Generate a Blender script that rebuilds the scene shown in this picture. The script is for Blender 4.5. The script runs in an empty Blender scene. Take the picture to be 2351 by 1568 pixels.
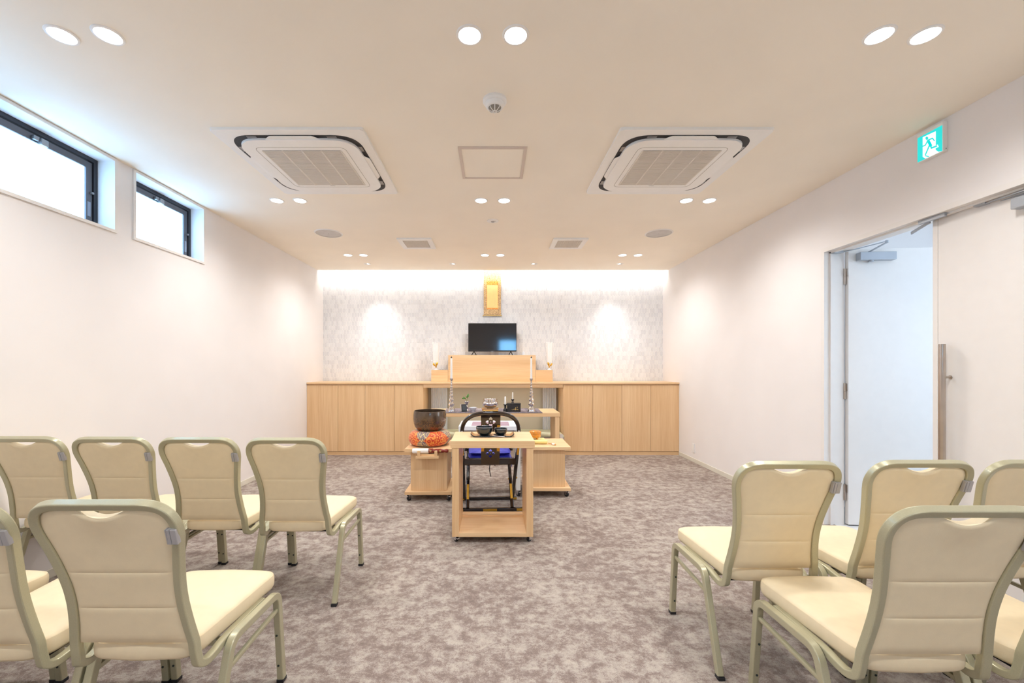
import bpy, bmesh, math, random
from mathutils import Vector, Matrix

random.seed(7)
PI = math.pi
scene = bpy.context.scene
COL = scene.collection

# ------------------------------------------------------------------ camera
EYE = 1.286
cam_d = bpy.data.cameras.new('camera')
cam = bpy.data.objects.new('camera', cam_d)
COL.objects.link(cam)
cam.location = (0, 0, EYE)
cam.rotation_euler = (PI / 2, 0, 0)
cam_d.sensor_fit = 'HORIZONTAL'
cam_d.sensor_width = 36.0
cam_d.lens = 36.0 * 950.0 / 2351.0
cam_d.shift_x = 44.5 / 2351.0
cam_d.shift_y = 57.0 / 2351.0
cam_d.clip_start = 0.05
scene.camera = cam

# ------------------------------------------------------------------ world, exposure, light levels
world = bpy.data.worlds.new('sky')
scene.world = world
world.use_nodes = True
bg = world.node_tree.nodes['Background']
bg.inputs[0].default_value = (0.62, 0.80, 1.0, 1)
bg.inputs[1].default_value = 1.0

vs = scene.view_settings
vs.view_transform = 'Standard'
vs.look = 'None'
vs.exposure = 0.0
vs.gamma = 1.0
vs.use_curve_mapping = False
try:
    scene.cycles.use_denoising = True
    scene.cycles.max_bounces = 6
    scene.cycles.diffuse_bounces = 5
    scene.cycles.glossy_bounces = 3
    scene.cycles.transmission_bounces = 3
    scene.cycles.caustics_reflective = False
    scene.cycles.caustics_refractive = False
    scene.cycles.sample_clamp_indirect = 6.0
    scene.cycles.use_adaptive_sampling = True
    scene.cycles.adaptive_threshold = 0.14
except Exception:
    pass

WARM = (1.0, 0.988, 0.978)
DOWNLIGHT_W = 32.0
WALLSPOT_W = 27.0
COVE_W = 17.0
WINDOW_E = 8.0
CORRIDOR_E = 4.2
NICHE_W = 15.0
REAR_WINDOW_E = 15.0  # daylight pane of the rear wall window

# ------------------------------------------------------------------ room dimensions
XL, XR = -2.69, 2.70
YB, YF = -1.6, 6.57           # rear wall, tiled altar wall
ZC = 2.766                    # ceiling
YDROP = 6.36                  # where the ceiling stops in front of the light cove


# ------------------------------------------------------------------ materials
def s2l(c):
    c = c / 255.0
    return c / 12.92 if c <= 0.04045 else ((c + 0.055) / 1.055) ** 2.4


def rgb(r, g, b):
    return (s2l(r), s2l(g), s2l(b), 1.0)


def new_mat(name):
    m = bpy.data.materials.new(name)
    m.use_nodes = True
    nt = m.node_tree
    return m, nt, nt.nodes['Principled BSDF']


def N(nt, typ, **kw):
    n = nt.nodes.new(typ)
    for k, v in kw.items():
        setattr(n, k, v)
    return n


def mat(name, col, rough=0.5, metal=0.0, var=0.05, scale=14.0, bump=0.0, bscale=200.0, coat=0.0, spec=0.5, trans=0.0):
    m, nt, b = new_mat(name)
    tc = N(nt, 'ShaderNodeTexCoord')
    nz = N(nt, 'ShaderNodeTexNoise')
    nz.inputs['Scale'].default_value = scale
    nz.inputs['Detail'].default_value = 1
    nt.links.new(tc.outputs['Object'], nz.inputs['Vector'])
    cr = N(nt, 'ShaderNodeValToRGB')
    c = Vector(col[:3])
    cr.color_ramp.elements[0].position = 0.3
    cr.color_ramp.elements[1].position = 0.7
    cr.color_ramp.elements[0].color = (*(c * (1 - var)), 1)
    cr.color_ramp.elements[1].color = (*[min(1, x) for x in c * (1 + var)], 1)
    nt.links.new(nz.outputs['Fac'], cr.inputs['Fac'])
    nt.links.new(cr.outputs['Color'], b.inputs['Base Color'])
    b.inputs['Roughness'].default_value = rough
    b.inputs['Metallic'].default_value = metal
    b.inputs['Specular IOR Level'].default_value = spec
    b.inputs['Coat Weight'].default_value = coat
    b.inputs['Coat Roughness'].default_value = 0.06
    b.inputs['Transmission Weight'].default_value = trans
    if bump:
        n2 = N(nt, 'ShaderNodeTexNoise')
        n2.inputs['Scale'].default_value = bscale
        n2.inputs['Detail'].default_value = 4
        nt.links.new(tc.outputs['Object'], n2.inputs['Vector'])
        bp = N(nt, 'ShaderNodeBump')
        bp.inputs['Strength'].default_value = bump
        bp.inputs['Distance'].default_value = 0.002
        nt.links.new(n2.outputs['Fac'], bp.inputs['Height'])
        nt.links.new(bp.outputs['Normal'], b.inputs['Normal'])
    return m


def emit(name, col, strength, var=0.03, base=0.8):
    m, nt, b = new_mat(name)
    tc = N(nt, 'ShaderNodeTexCoord')
    nz = N(nt, 'ShaderNodeTexNoise')
    nz.inputs['Scale'].default_value = 6
    nt.links.new(tc.outputs['Object'], nz.inputs['Vector'])
    cr = N(nt, 'ShaderNodeValToRGB')
    c = Vector(col[:3])
    cr.color_ramp.elements[0].color = (*(c * (1 - var)), 1)
    cr.color_ramp.elements[1].color = (*c, 1)
    nt.links.new(nz.outputs['Fac'], cr.inputs['Fac'])
    nt.links.new(cr.outputs['Color'], b.inputs['Emission Color'])
    b.inputs['Base Color'].default_value = (base, base, base, 1)
    b.inputs['Emission Strength'].default_value = strength
    b.inputs['Roughness'].default_value = 0.4
    return m


def wood(name, axis, light, dark, rough=0.42):
    """oak veneer, grain running along axis (0 x, 1 y, 2 z)"""
    m, nt, b = new_mat(name)
    tc = N(nt, 'ShaderNodeTexCoord')
    oi = N(nt, 'ShaderNodeObjectInfo')
    add = N(nt, 'ShaderNodeVectorMath', operation='MULTIPLY_ADD')
    add.inputs[1].default_value = (1, 1, 1)
    sc3 = N(nt, 'ShaderNodeVectorMath', operation='SCALE')
    cmb = N(nt, 'ShaderNodeCombineXYZ')
    for i in range(3):
        nt.links.new(oi.outputs['Random'], cmb.inputs[i])
    nt.links.new(cmb.outputs[0], sc3.inputs[0])
    sc3.inputs['Scale'].default_value = 17.0
    nt.links.new(tc.outputs['Object'], add.inputs[0])
    nt.links.new(sc3.outputs[0], add.inputs[2])
    mp = N(nt, 'ShaderNodeMapping')
    s = [95.0, 95.0, 95.0]
    s[axis] = 2.2
    mp.inputs['Scale'].default_value = s
    nt.links.new(add.outputs[0], mp.inputs['Vector'])
    nz = N(nt, 'ShaderNodeTexNoise')
    nz.inputs['Scale'].default_value = 1.0
    nz.inputs['Detail'].default_value = 5
    nz.inputs['Roughness'].default_value = 0.62
    nt.links.new(mp.outputs[0], nz.inputs['Vector'])
    mp2 = N(nt, 'ShaderNodeMapping')
    s = [11.0, 11.0, 11.0]
    s[axis] = 0.6
    mp2.inputs['Scale'].default_value = s
    nt.links.new(add.outputs[0], mp2.inputs['Vector'])
    nz2 = N(nt, 'ShaderNodeTexNoise')
    nz2.inputs['Scale'].default_value = 1.0
    nz2.inputs['Detail'].default_value = 2
    nt.links.new(mp2.outputs[0], nz2.inputs['Vector'])
    mix = N(nt, 'ShaderNodeMath', operation='MULTIPLY_ADD')
    mix.inputs[1].default_value = 0.55
    nt.links.new(nz.outputs['Fac'], mix.inputs[0])
    m2 = N(nt, 'ShaderNodeMath', operation='MULTIPLY')
    m2.inputs[1].default_value = 0.45
    nt.links.new(nz2.outputs['Fac'], m2.inputs[0])
    nt.links.new(m2.outputs[0], mix.inputs[2])
    cr = N(nt, 'ShaderNodeValToRGB')
    cr.color_ramp.elements[0].position = 0.32
    cr.color_ramp.elements[0].color = dark
    cr.color_ramp.elements[1].position = 0.66
    cr.color_ramp.elements[1].color = light
    nt.links.new(mix.outputs[0], cr.inputs['Fac'])
    nt.links.new(cr.outputs['Color'], b.inputs['Base Color'])
    b.inputs['Roughness'].default_value = rough
    return m


def carpet_mat():
    m, nt, b = new_mat('carpet')
    tc = N(nt, 'ShaderNodeTexCoord')
    mp = N(nt, 'ShaderNodeMapping')
    mp.inputs['Scale'].default_value = (1.0, 1.15, 1.0)
    nt.links.new(tc.outputs['Object'], mp.inputs['Vector'])
    # mottled clouds of two yarn colours with ragged outlines
    a = N(nt, 'ShaderNodeTexNoise')
    a.inputs['Scale'].default_value = 13.0
    a.inputs['Detail'].default_value = 8.0
    a.inputs['Roughness'].default_value = 0.82
    a.inputs['Distortion'].default_value = 0.1
    nt.links.new(mp.outputs[0], a.inputs['Vector'])
    big = N(nt, 'ShaderNodeTexNoise')
    big.inputs['Scale'].default_value = 2.1
    big.inputs['Detail'].default_value = 2.0
    nt.links.new(mp.outputs[0], big.inputs['Vector'])
    fine = N(nt, 'ShaderNodeTexNoise')
    fine.inputs['Scale'].default_value = 330.0
    fine.inputs['Detail'].default_value = 2.0
    nt.links.new(mp.outputs[0], fine.inputs['Vector'])
    s1 = N(nt, 'ShaderNodeMath', operation='MULTIPLY_ADD')
    s1.inputs[1].default_value = 0.22
    nt.links.new(big.outputs['Fac'], s1.inputs[0])
    nt.links.new(a.outputs['Fac'], s1.inputs[2])
    s2 = N(nt, 'ShaderNodeMath', operation='MULTIPLY_ADD')
    s2.inputs[1].default_value = 0.34
    nt.links.new(fine.outputs['Fac'], s2.inputs[0])
    nt.links.new(s1.outputs[0], s2.inputs[2])
    cr = N(nt, 'ShaderNodeValToRGB')
    e = cr.color_ramp.elements
    e[0].position = 0.63
    e[0].color = rgb(128, 114, 108)
    e[1].position = 0.90
    e[1].color = rgb(188, 178, 167)
    e2 = e.new(0.745)
    e2.color = rgb(146, 131, 123)
    e3 = e.new(0.795)
    e3.color = rgb(168, 156, 147)
    nt.links.new(s2.outputs[0], cr.inputs['Fac'])
    nt.links.new(cr.outputs['Color'], b.inputs['Base Color'])
    b.inputs['Roughness'].default_value = 0.95
    b.inputs['Specular IOR Level'].default_value = 0.1
    bp = N(nt, 'ShaderNodeBump')
    bp.inputs['Strength'].default_value = 0.5
    bp.inputs['Distance'].default_value = 0.004
    nt.links.new(fine.outputs['Fac'], bp.inputs['Height'])
    nt.links.new(bp.outputs['Normal'], b.inputs['Normal'])
    return m


def brocade(name, base, gold, third, scale):
    m, nt, b = new_mat(name)
    tc = N(nt, 'ShaderNodeTexCoord')
    v = N(nt, 'ShaderNodeTexVoronoi')
    v.inputs['Scale'].default_value = scale
    v.inputs['Randomness'].default_value = 0.55
    nt.links.new(tc.outputs['Object'], v.inputs['Vector'])
    ring = N(nt, 'ShaderNodeMath', operation='MULTIPLY')
    ring.inputs[1].default_value = 15.0
    nt.links.new(v.outputs['Distance'], ring.inputs[0])
    sn = N(nt, 'ShaderNodeMath', operation='SINE')
    nt.links.new(ring.outputs[0], sn.inputs[0])
    nz = N(nt, 'ShaderNodeTexNoise')
    nz.inputs['Scale'].default_value = scale * 3.5
    nz.inputs['Detail'].default_value = 4
    nt.links.new(tc.outputs['Object'], nz.inputs['Vector'])
    ad = N(nt, 'ShaderNodeMath', operation='MULTIPLY_ADD')
    ad.inputs[1].default_value = 0.16
    nt.links.new(sn.outputs[0], ad.inputs[0])
    nt.links.new(nz.outputs['Fac'], ad.inputs[2])
    cr = N(nt, 'ShaderNodeValToRGB')
    e = cr.color_ramp.elements
    e[0].position = 0.36
    e[0].color = third
    e[1].position = 0.66
    e[1].color = gold
    k = e.new(0.46)
    k.color = base
    nt.links.new(ad.outputs[0], cr.inputs['Fac'])
    nt.links.new(cr.outputs['Color'], b.inputs['Base Color'])
    b.inputs['Roughness'].default_value = 0.45
    b.inputs['Sheen Weight'].default_value = 0.2
    return m, nt, b, cr


OAK_L, OAK_D = rgb(239, 206, 162), rgb(219, 177, 128)
M = {}
M['wall'] = mat('wall_paper', rgb(239, 235, 233), 0.9, var=0.012, scale=3, spec=0.15)
M['ceil'] = mat('ceiling_paper', rgb(251, 243, 229), 0.9, var=0.012, scale=3, spec=0.15)
M['trim'] = mat('white_trim', rgb(236, 232, 228), 0.5, var=0.01)
M['base'] = mat('baseboard_vinyl', rgb(222, 218, 204), 0.55, var=0.02)
M['carpet'] = carpet_mat()
M['vinyl'] = mat('pale_vinyl', rgb(226, 224, 222), 0.45, var=0.02)
M['oak_x'] = wood('oak_grain_across', 0, OAK_L, OAK_D)
M['oak_y'] = wood('oak_grain_deep', 1, OAK_L, OAK_D)
M['oak_z'] = wood('oak_grain_upright', 2, OAK_L, OAK_D)
M['grout'] = mat('grout', rgb(250, 249, 247), 0.8, var=0.01)
M['tile'] = mat('glazed_tile', rgb(231, 232, 234), 0.12, var=0.02, scale=25, spec=0.55)
M['tile_b'] = mat('glazed_tile_cool', rgb(224, 225, 228), 0.12, var=0.02, scale=25, spec=0.55)
M['hatch'] = mat('hatch_frame', rgb(220, 206, 194), 0.6, var=0.01)
M['white'] = mat('white_lacquer', rgb(240, 240, 240), 0.35, var=0.01)
M['plastic'] = mat('white_plastic', rgb(244, 242, 238), 0.4, var=0.01)
M['dark'] = mat('dark_gap', rgb(40, 38, 40), 0.6)
M['greymetal'] = mat('grey_metal', rgb(150, 148, 148), 0.35, metal=0.7, var=0.05)
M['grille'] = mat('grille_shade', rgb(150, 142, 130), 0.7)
M['slat'] = mat('grille_slat', rgb(226, 218, 206), 0.5, var=0.01)
M['alu'] = mat('brown_aluminium', rgb(98, 94, 96), 0.4, metal=0.4, var=0.03)
M['alu_d'] = mat('dark_aluminium', rgb(52, 50, 54), 0.4, metal=0.3, var=0.03)
M['steel'] = mat('brushed_steel', rgb(190, 180, 170), 0.28, metal=1.0, var=0.05)
M['closer'] = mat('silver_paint', rgb(176, 182, 190), 0.4, metal=0.35, var=0.02)
M['champ'] = mat('champagne_paint', rgb(184, 179, 149), 0.34, metal=0.30, var=0.03, scale=300, coat=0.3)
M['cream'] = mat('cream_leatherette', rgb(233, 216, 182), 0.55, var=0.02, scale=30, bump=0.12, bscale=500)
M['clip'] = mat('grey_clip', rgb(176, 174, 176), 0.35, metal=0.25, var=0.02)
M['black'] = mat('black_rubber', rgb(26, 27, 32), 0.5)
M['bolt'] = mat('dark_bolt', rgb(60, 66, 62), 0.4, metal=0.5)
M['lacq'] = mat('brown_lacquer', rgb(27, 14, 12), 0.16, var=0.15, coat=0.8)
M['gold'] = mat('gold_plate', rgb(214, 168, 66), 0.32, metal=0.75, var=0.1, scale=150, bump=0.2, bscale=600)
M['chrome'] = mat('polished_silver', rgb(225, 225, 230), 0.07, metal=1.0, var=0.03)
M['blue'] = mat('blue_satin', rgb(48, 52, 176), 0.42, var=0.12, scale=18, bump=0.3, bscale=40)
M['candle'] = mat('candle_wax', rgb(244, 242, 238), 0.4, var=0.01)
M['box_black'] = mat('black_lacquer', rgb(30, 30, 34), 0.25, coat=0.4)
M['goldflat'] = mat('gold_paint', rgb(206, 176, 104), 0.45, metal=0.3)
M['tv_screen'] = mat('tv_glass', rgb(14, 14, 17), 0.07, var=0.02, spec=1.0)
M['tv_case'] = mat('tv_plastic', rgb(24, 24, 27), 0.4)
M['porcelain'] = mat('porcelain', rgb(236, 236, 242), 0.2, var=0.01, coat=0.3)
M['glaze'] = mat('dark_teal_glaze', rgb(16, 30, 38), 0.14, var=0.5, scale=30, coat=0.6)
M['tray'] = mat('tray_black', rgb(28, 32, 42), 0.28, coat=0.3)
M['tan'] = mat('tan_wood', rgb(196, 146, 92), 0.4)
M['red'] = mat('red_lacquer', rgb(128, 36, 24), 0.22, coat=0.4, var=0.15, scale=60)
M['whitepad'] = mat('white_leather', rgb(240, 236, 232), 0.5, var=0.02)
M['amber'] = mat('amber_wood', rgb(208, 134, 44), 0.22, coat=0.5, var=0.18, scale=40)
M['yellow'] = mat('pale_yellow_cloth', rgb(240, 222, 148), 0.7, var=0.05, bump=0.15)
M['purple'] = wood('purple_striped_cloth', 1, rgb(158, 146, 148), rgb(92, 84, 98), 0.8)
M['mauve'] = wood('mauve_striped_cloth', 0, rgb(182, 156, 166), rgb(142, 114, 132), 0.8)
M['tatami'] = mat('pale_tatami', rgb(224, 228, 200), 0.75, var=0.03, scale=60)
M['beige'] = mat('beige_wall', rgb(205, 196, 178), 0.8, var=0.02, scale=5)
M['platform'] = mat('platform_side', rgb(200, 186, 172), 0.6)
M['curtain'] = mat('white_curtain', rgb(236, 236, 238), 0.7, var=0.02)
M['leaf'] = mat('green_leaf', rgb(92, 140, 66), 0.5, var=0.2, scale=60)
M['frost'] = mat('frosted_crystal', rgb(250, 249, 248), 0.25, var=0.01)
M['goldpaper'] = mat('gold_paper', rgb(246, 220, 146), 0.6, var=0.03, scale=20)
M['screen_lcd'] = mat('lcd_grey', rgb(66, 70, 72), 0.25)
M['paper'] = mat('sticker_paper', rgb(150, 156, 170), 0.6)
M['bronze'] = mat('dark_bronze', rgb(98, 82, 68), 0.19, metal=0.6, var=0.2, scale=20, coat=0.3)
nt_ = M['bronze'].node_tree
bz = nt_.nodes['Principled BSDF']
vz = N(nt_, 'ShaderNodeTexVoronoi')
vz.inputs['Scale'].default_value = 150
tcz = N(nt_, 'ShaderNodeTexCoord')
nt_.links.new(tcz.outputs['Object'], vz.inputs['Vector'])
sz = N(nt_, 'ShaderNodeSeparateXYZ')
nt_.links.new(tcz.outputs['Object'], sz.inputs[0])
lowr = N(nt_, 'ShaderNodeMapRange')           # hammered gilt flecks on the lower belly
lowr.inputs[1].default_value = 0.165
lowr.inputs[2].default_value = 0.09
nt_.links.new(sz.outputs['Z'], lowr.inputs[0])
thr = N(nt_, 'ShaderNodeMapRange')
thr.inputs[1].default_value = 0.50
thr.inputs[2].default_value = 0.30
nt_.links.new(vz.outputs['Distance'], thr.inputs[0])
mulz = N(nt_, 'ShaderNodeMath', operation='MULTIPLY')
nt_.links.new(lowr.outputs[0], mulz.inputs[0])
nt_.links.new(thr.outputs[0], mulz.inputs[1])
mulz2 = N(nt_, 'ShaderNodeMath', operation='MULTIPLY')
mulz2.inputs[1].default_value = 0.8
nt_.links.new(mulz.outputs[0], mulz2.inputs[0])
mz = N(nt_, 'ShaderNodeMix', data_type='RGBA')
src = bz.inputs['Base Color'].links[0].from_socket
nt_.links.new(mulz2.outputs[0], mz.inputs['Factor'])
nt_.links.new(src, mz.inputs['A'])
mz.inputs['B'].default_value = rgb(196, 140, 82)
nt_.links.new(mz.outputs['Result'], bz.inputs['Base Color'])
M['lens'] = emit('downlight_lens', WARM, 14.0)
M['cove_led'] = emit('cove_led', (1, 0.97, 0.93), 12.0)
M['niche_fill_glow'] = emit('niche_fill_glow', (1, 0.96, 0.90), NICHE_W)  # glow of the strip added inside the niche
M['pane'] = emit('frosted_daylight_pane', (0.29, 0.60, 1.0), WINDOW_E)
M['pane_corridor'] = emit('corridor_daylight_pane', (0.62, 0.80, 1.0), CORRIDOR_E)
M['pane_rear'] = emit('rear_window_daylight_pane', (0.22, 0.58, 1.0), REAR_WINDOW_E)
M['sign_green'] = emit('sign_green', rgb(0, 236, 232), 0.95, 0.05, 0.02)
M['sign_white'] = emit('sign_white', (1, 1, 1), 1.05, 0.02, 0.05)

# orange and purple brocade of the bell cushion
bm_, nt_, bs_, cr_ = brocade('orange_brocade', rgb(222, 82, 32), rgb(238, 158, 66), rgb(196, 50, 26), 21.0)
gr = N(nt_, 'ShaderNodeTexGradient', gradient_type='RADIAL')
tc_ = N(nt_, 'ShaderNodeTexCoord')
nt_.links.new(tc_.outputs['Object'], gr.inputs['Vector'])
mu = N(nt_, 'ShaderNodeMath', operation='MULTIPLY')
mu.inputs[1].default_value = 2 * PI * 4
nt_.links.new(gr.outputs['Fac'], mu.inputs[0])
ph = N(nt_, 'ShaderNodeMath', operation='ADD')
ph.inputs[1].default_value = 0.9
nt_.links.new(mu.outputs[0], ph.inputs[0])
co = N(nt_, 'ShaderNodeMath', operation='COSINE')
nt_.links.new(ph.outputs[0], co.inputs[0])
sx = N(nt_, 'ShaderNodeSeparateXYZ')
nt_.links.new(tc_.outputs['Object'], sx.inputs[0])
zz = N(nt_, 'ShaderNodeMath', operation='MULTIPLY_ADD')
zz.inputs[1].default_value = 42.0
zz.inputs[2].default_value = -3.0
nt_.links.new(sx.outputs['Z'], zz.inputs[0])
cz = N(nt_, 'ShaderNodeMath', operation='ABSOLUTE')
nt_.links.new(zz.outputs[0], cz.inputs[0])
su = N(nt_, 'ShaderNodeMath', operation='MULTIPLY_ADD')
su.inputs[1].default_value = 0.33
nt_.links.new(cz.outputs[0], su.inputs[0])
nt_.links.new(co.outputs[0], su.inputs[2])
gt = N(nt_, 'ShaderNodeMapRange')
gt.inputs[1].default_value = 0.92
gt.inputs[2].default_value = 1.05
nt_.links.new(su.outputs[0], gt.inputs[0])
nzp = N(nt_, 'ShaderNodeTexNoise')
nzp.inputs['Scale'].default_value = 110
nt_.links.new(tc_.outputs['Object'], nzp.inputs['Vector'])
crp = N(nt_, 'ShaderNodeValToRGB')
crp.color_ramp.elements[0].position = 0.5
crp.color_ramp.elements[0].color = rgb(104, 88, 108)
crp.color_ramp.elements[1].position = 0.56
crp.color_ramp.elements[1].color = rgb(232, 206, 140)
nt_.links.new(nzp.outputs['Fac'], crp.inputs['Fac'])
mx = N(nt_, 'ShaderNodeMix', data_type='RGBA')
nt_.links.new(gt.outputs[0], mx.inputs['Factor'])
nt_.links.new(cr_.outputs['Color'], mx.inputs['A'])
nt_.links.new(crp.outputs['Color'], mx.inputs['B'])
nt_.links.new(mx.outputs['Result'], bs_.inputs['Base Color'])
M['brocade'] = bm_
M['scroll_mount'] = brocade('scroll_brocade', rgb(216, 172, 112), rgb(236, 206, 152), rgb(112, 76, 56), 46.0)[0]
M['scroll_border'] = brocade('scroll_border_brocade', rgb(240, 150, 50), rgb(250, 196, 96), rgb(214, 84, 26), 40.0)[0]


# ------------------------------------------------------------------ mesh helpers
def B():
    return bmesh.new()


def box(bm, x0, x1, y0, y1, z0, z1, bev=0.0, rot=None):
    vs_ = [Vector(p) for p in ((x0, y0, z0), (x1, y0, z0), (x1, y1, z0), (x0, y1, z0),
                               (x0, y0, z1), (x1, y0, z1), (x1, y1, z1), (x0, y1, z1))]
    if rot is not None:
        c = Vector(((x0 + x1) / 2, (y0 + y1) / 2, (z0 + z1) / 2))
        vs_ = [rot @ (v - c) + c for v in vs_]
    v = [bm.verts.new(p) for p in vs_]
    fs = [bm.faces.new([v[i] for i in f]) for f in
          ((0, 3, 2, 1), (4, 5, 6, 7), (0, 1, 5, 4), (1, 2, 6, 5), (2, 3, 7, 6), (3, 0, 4, 7))]
    if bev:
        es = set()
        for f in fs:
            es.update(f.edges)
        bmesh.ops.bevel(bm, geom=list(es), offset=bev, segments=2, profile=0.5, affect='EDGES')


def lathe(bm, prof, segs=24, c=(0, 0, 0), axis='z', cap=True):
    """prof: list of (radius, along)"""
    c = Vector(c)
    rings = []
    for r, h in prof:
        ring = []
        for i in range(segs):
            a = 2 * PI * i / segs
            p = Vector((r * math.cos(a), r * math.sin(a), h))
            if axis == 'x':
                p = Vector((p.z, p.x, p.y))
            elif axis == 'y':
                p = Vector((p.y, p.z, p.x))
            ring.append(bm.verts.new(c + p))
        rings.append(ring)
    for a, b in zip(rings[:-1], rings[1:]):
        for i in range(segs):
            j = (i + 1) % segs
            bm.faces.new((a[i], a[j], b[j], b[i]))
    if cap:
        if prof[0][0] > 1e-5:
            bm.faces.new(list(reversed(rings[0])))
        if prof[-1][0] > 1e-5:
            bm.faces.new(rings[-1])


def section(w, d, r, k=2):
    """rounded rectangle outline: w along b, d along n"""
    pts = []
    for cx, cy, a0 in ((w / 2 - r, d / 2 - r, 0), (-w / 2 + r, d / 2 - r, PI / 2),
                       (-w / 2 + r, -d / 2 + r, PI), (w / 2 - r, -d / 2 + r, 1.5 * PI)):
        for i in range(k + 1):
            a = a0 + (PI / 2) * i / k
            pts.append((cx + r * math.cos(a), cy + r * math.sin(a)))
    return pts


def sweep(bm, pts, w, d, r=None, n0=None, k=2, cap=True):
    """sweep a rounded rectangle (w across, d along the normal) with a rotation minimising frame"""
    pts = [Vector(p) for p in pts]
    if r is None:
        r = min(w, d) * 0.25
    sec = section(w, d, r, k)
    n = None
    rings = []
    last_t = None
    for i, p in enumerate(pts):
        if i == 0:
            t = (pts[1] - p).normalized()
        elif i == len(pts) - 1:
            t = (p - pts[i - 1]).normalized()
        else:
            t = ((pts[i + 1] - p).normalized() + (p - pts[i - 1]).normalized()).normalized()
        if n is None:
            ref = Vector(n0) if n0 is not None else (Vector((0, 0, 1)) if abs(t.z) < 0.9 else Vector((0, 1, 0)))
            n = (ref - t * ref.dot(t)).normalized()
        else:
            q = last_t.rotation_difference(t)
            n = q @ n
            n = (n - t * n.dot(t)).normalized()
        last_t = t
        b = t.cross(n)
        rings.append([bm.verts.new(p + b * u + n * v) for u, v in sec])
    m = len(sec)
    for a, b in zip(rings[:-1], rings[1:]):
        for i in range(m):
            j = (i + 1) % m
            bm.faces.new((a[i], b[i], b[j], a[j]))
    if cap:
        bm.faces.new(rings[0])
        bm.faces.new(list(reversed(rings[-1])))
    bmesh.ops.recalc_face_normals(bm, faces=bm.faces[:])


def catmull(P, n=6):
    P = [Vector(p) for p in P]
    out = []
    for i in range(len(P) - 1):
        p0 = P[i - 1] if i > 0 else P[i] * 2 - P[i + 1]
        p1, p2 = P[i], P[i + 1]
        p3 = P[i + 2] if i + 2 < len(P) else P[i + 1] * 2 - P[i]
        for k in range(n):
            t = k / n
            out.append(0.5 * ((2 * p1) + (p2 - p0) * t + (2 * p0 - 5 * p1 + 4 * p2 - p3) * t * t
                              + (3 * p1 - p0 - 3 * p2 + p3) * t ** 3))
    out.append(P[-1])
    return out


def fillet(P, rad, seg=6):
    """polyline with rounded corners"""
    P = [Vector(p) for p in P]
    out = [P[0]]
    for i in range(1, len(P) - 1):
        a, b, c = P[i - 1], P[i], P[i + 1]
        r = rad[i - 1] if isinstance(rad, (list, tuple)) else rad
        u, v = (a - b).normalized(), (c - b).normalized()
        ang = u.angle(v)
        L = min(r / math.tan(ang / 2), (a - b).length * 0.49, (c - b).length * 0.49)
        p, q = b + u * L, b + v * L
        for k in range(seg + 1):
            t = k / seg
            out.append(p * (1 - t) ** 2 + b * 2 * t * (1 - t) + q * t * t)
    out.append(P[-1])
    return out


def round_poly(P, rads, seg=6):
    """closed 2D polygon with rounded corners"""
    n = len(P)
    out = []
    for i in range(n):
        a, b, c = Vector(P[i - 1]), Vector(P[i]), Vector(P[(i + 1) % n])
        u, v = (a - b).normalized(), (c - b).normalized()
        r = rads[i] if isinstance(rads, (list, tuple)) else rads
        ang = u.angle(v)
        L = min(r / math.tan(ang / 2), (a - b).length * 0.49, (c - b).length * 0.49)
        p, q = b + u * L, b + v * L
        for k in range(seg + 1):
            t = k / seg
            o = p * (1 - t) ** 2 + b * 2 * t * (1 - t) + q * t * t
            out.append((o.x, o.y))
    return out


def prism(bm, poly, z0, z1, f=lambda x, y, z: (x, y, z), bev=0.0):
    lo = [bm.verts.new(f(x, y, z0)) for x, y in poly]
    hi = [bm.verts.new(f(x, y, z1)) for x, y in poly]
    n = len(poly)
    top = bm.faces.new(hi)
    bm.faces.new(list(reversed(lo)))
    for i in range(n):
        j = (i + 1) % n
        bm.faces.new((lo[i], lo[j], hi[j], hi[i]))
    if bev:
        bmesh.ops.bevel(bm, geom=list(top.edges), offset=bev, segments=2, affect='EDGES')
    bmesh.ops.recalc_face_normals(bm, faces=bm.faces[:])


def frame_ring(bm, outer, inner, z0, z1):
    """flat ring between two outlines with the same number of points"""
    n = len(outer)
    vo0 = [bm.verts.new((x, y, z0)) for x, y in outer]
    vo1 = [bm.verts.new((x, y, z1)) for x, y in outer]
    vi0 = [bm.verts.new((x, y, z0)) for x, y in inner]
    vi1 = [bm.verts.new((x, y, z1)) for x, y in inner]
    for i in range(n):
        j = (i + 1) % n
        bm.faces.new((vo0[i], vo0[j], vo1[j], vo1[i]))
        bm.faces.new((vi0[j], vi0[i], vi1[i], vi1[j]))
        bm.faces.new((vo1[i], vo1[j], vi1[j], vi1[i]))
        bm.faces.new((vo0[j], vo0[i], vi0[i], vi0[j]))
    bmesh.ops.recalc_face_normals(bm, faces=bm.faces[:])


def obj(name, bm, material, parent=None, smooth=None, loc=None):
    me = bpy.data.meshes.new(name)
    bm.normal_update()
    bm.to_mesh(me)
    bm.free()
    o = bpy.data.objects.new(name, me)
    COL.objects.link(o)
    me.materials.append(M[material] if isinstance(material, str) else material)
    if smooth is not None:
        me.polygons.foreach_set('use_smooth', [True] * len(me.polygons))
        try:
            me.set_sharp_from_angle(angle=math.radians(smooth))
        except Exception:
            pass
    if parent is not None:
        o.parent = parent
    if loc is not None:
        o.location = loc
    return o


def tag(o, label, cat, group=None):
    o['label'] = label
    o['category'] = cat
    if group:
        o['group'] = group
    return o


def thing(name, label, cat, loc=(0, 0, 0), rz=0.0, group=None):
    o = bpy.data.objects.new(name, None)
    COL.objects.link(o)
    o.empty_display_size = 0.1
    o.location = loc
    o.rotation_euler = (0, 0, rz)
    return tag(o, label, cat, group)


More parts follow.
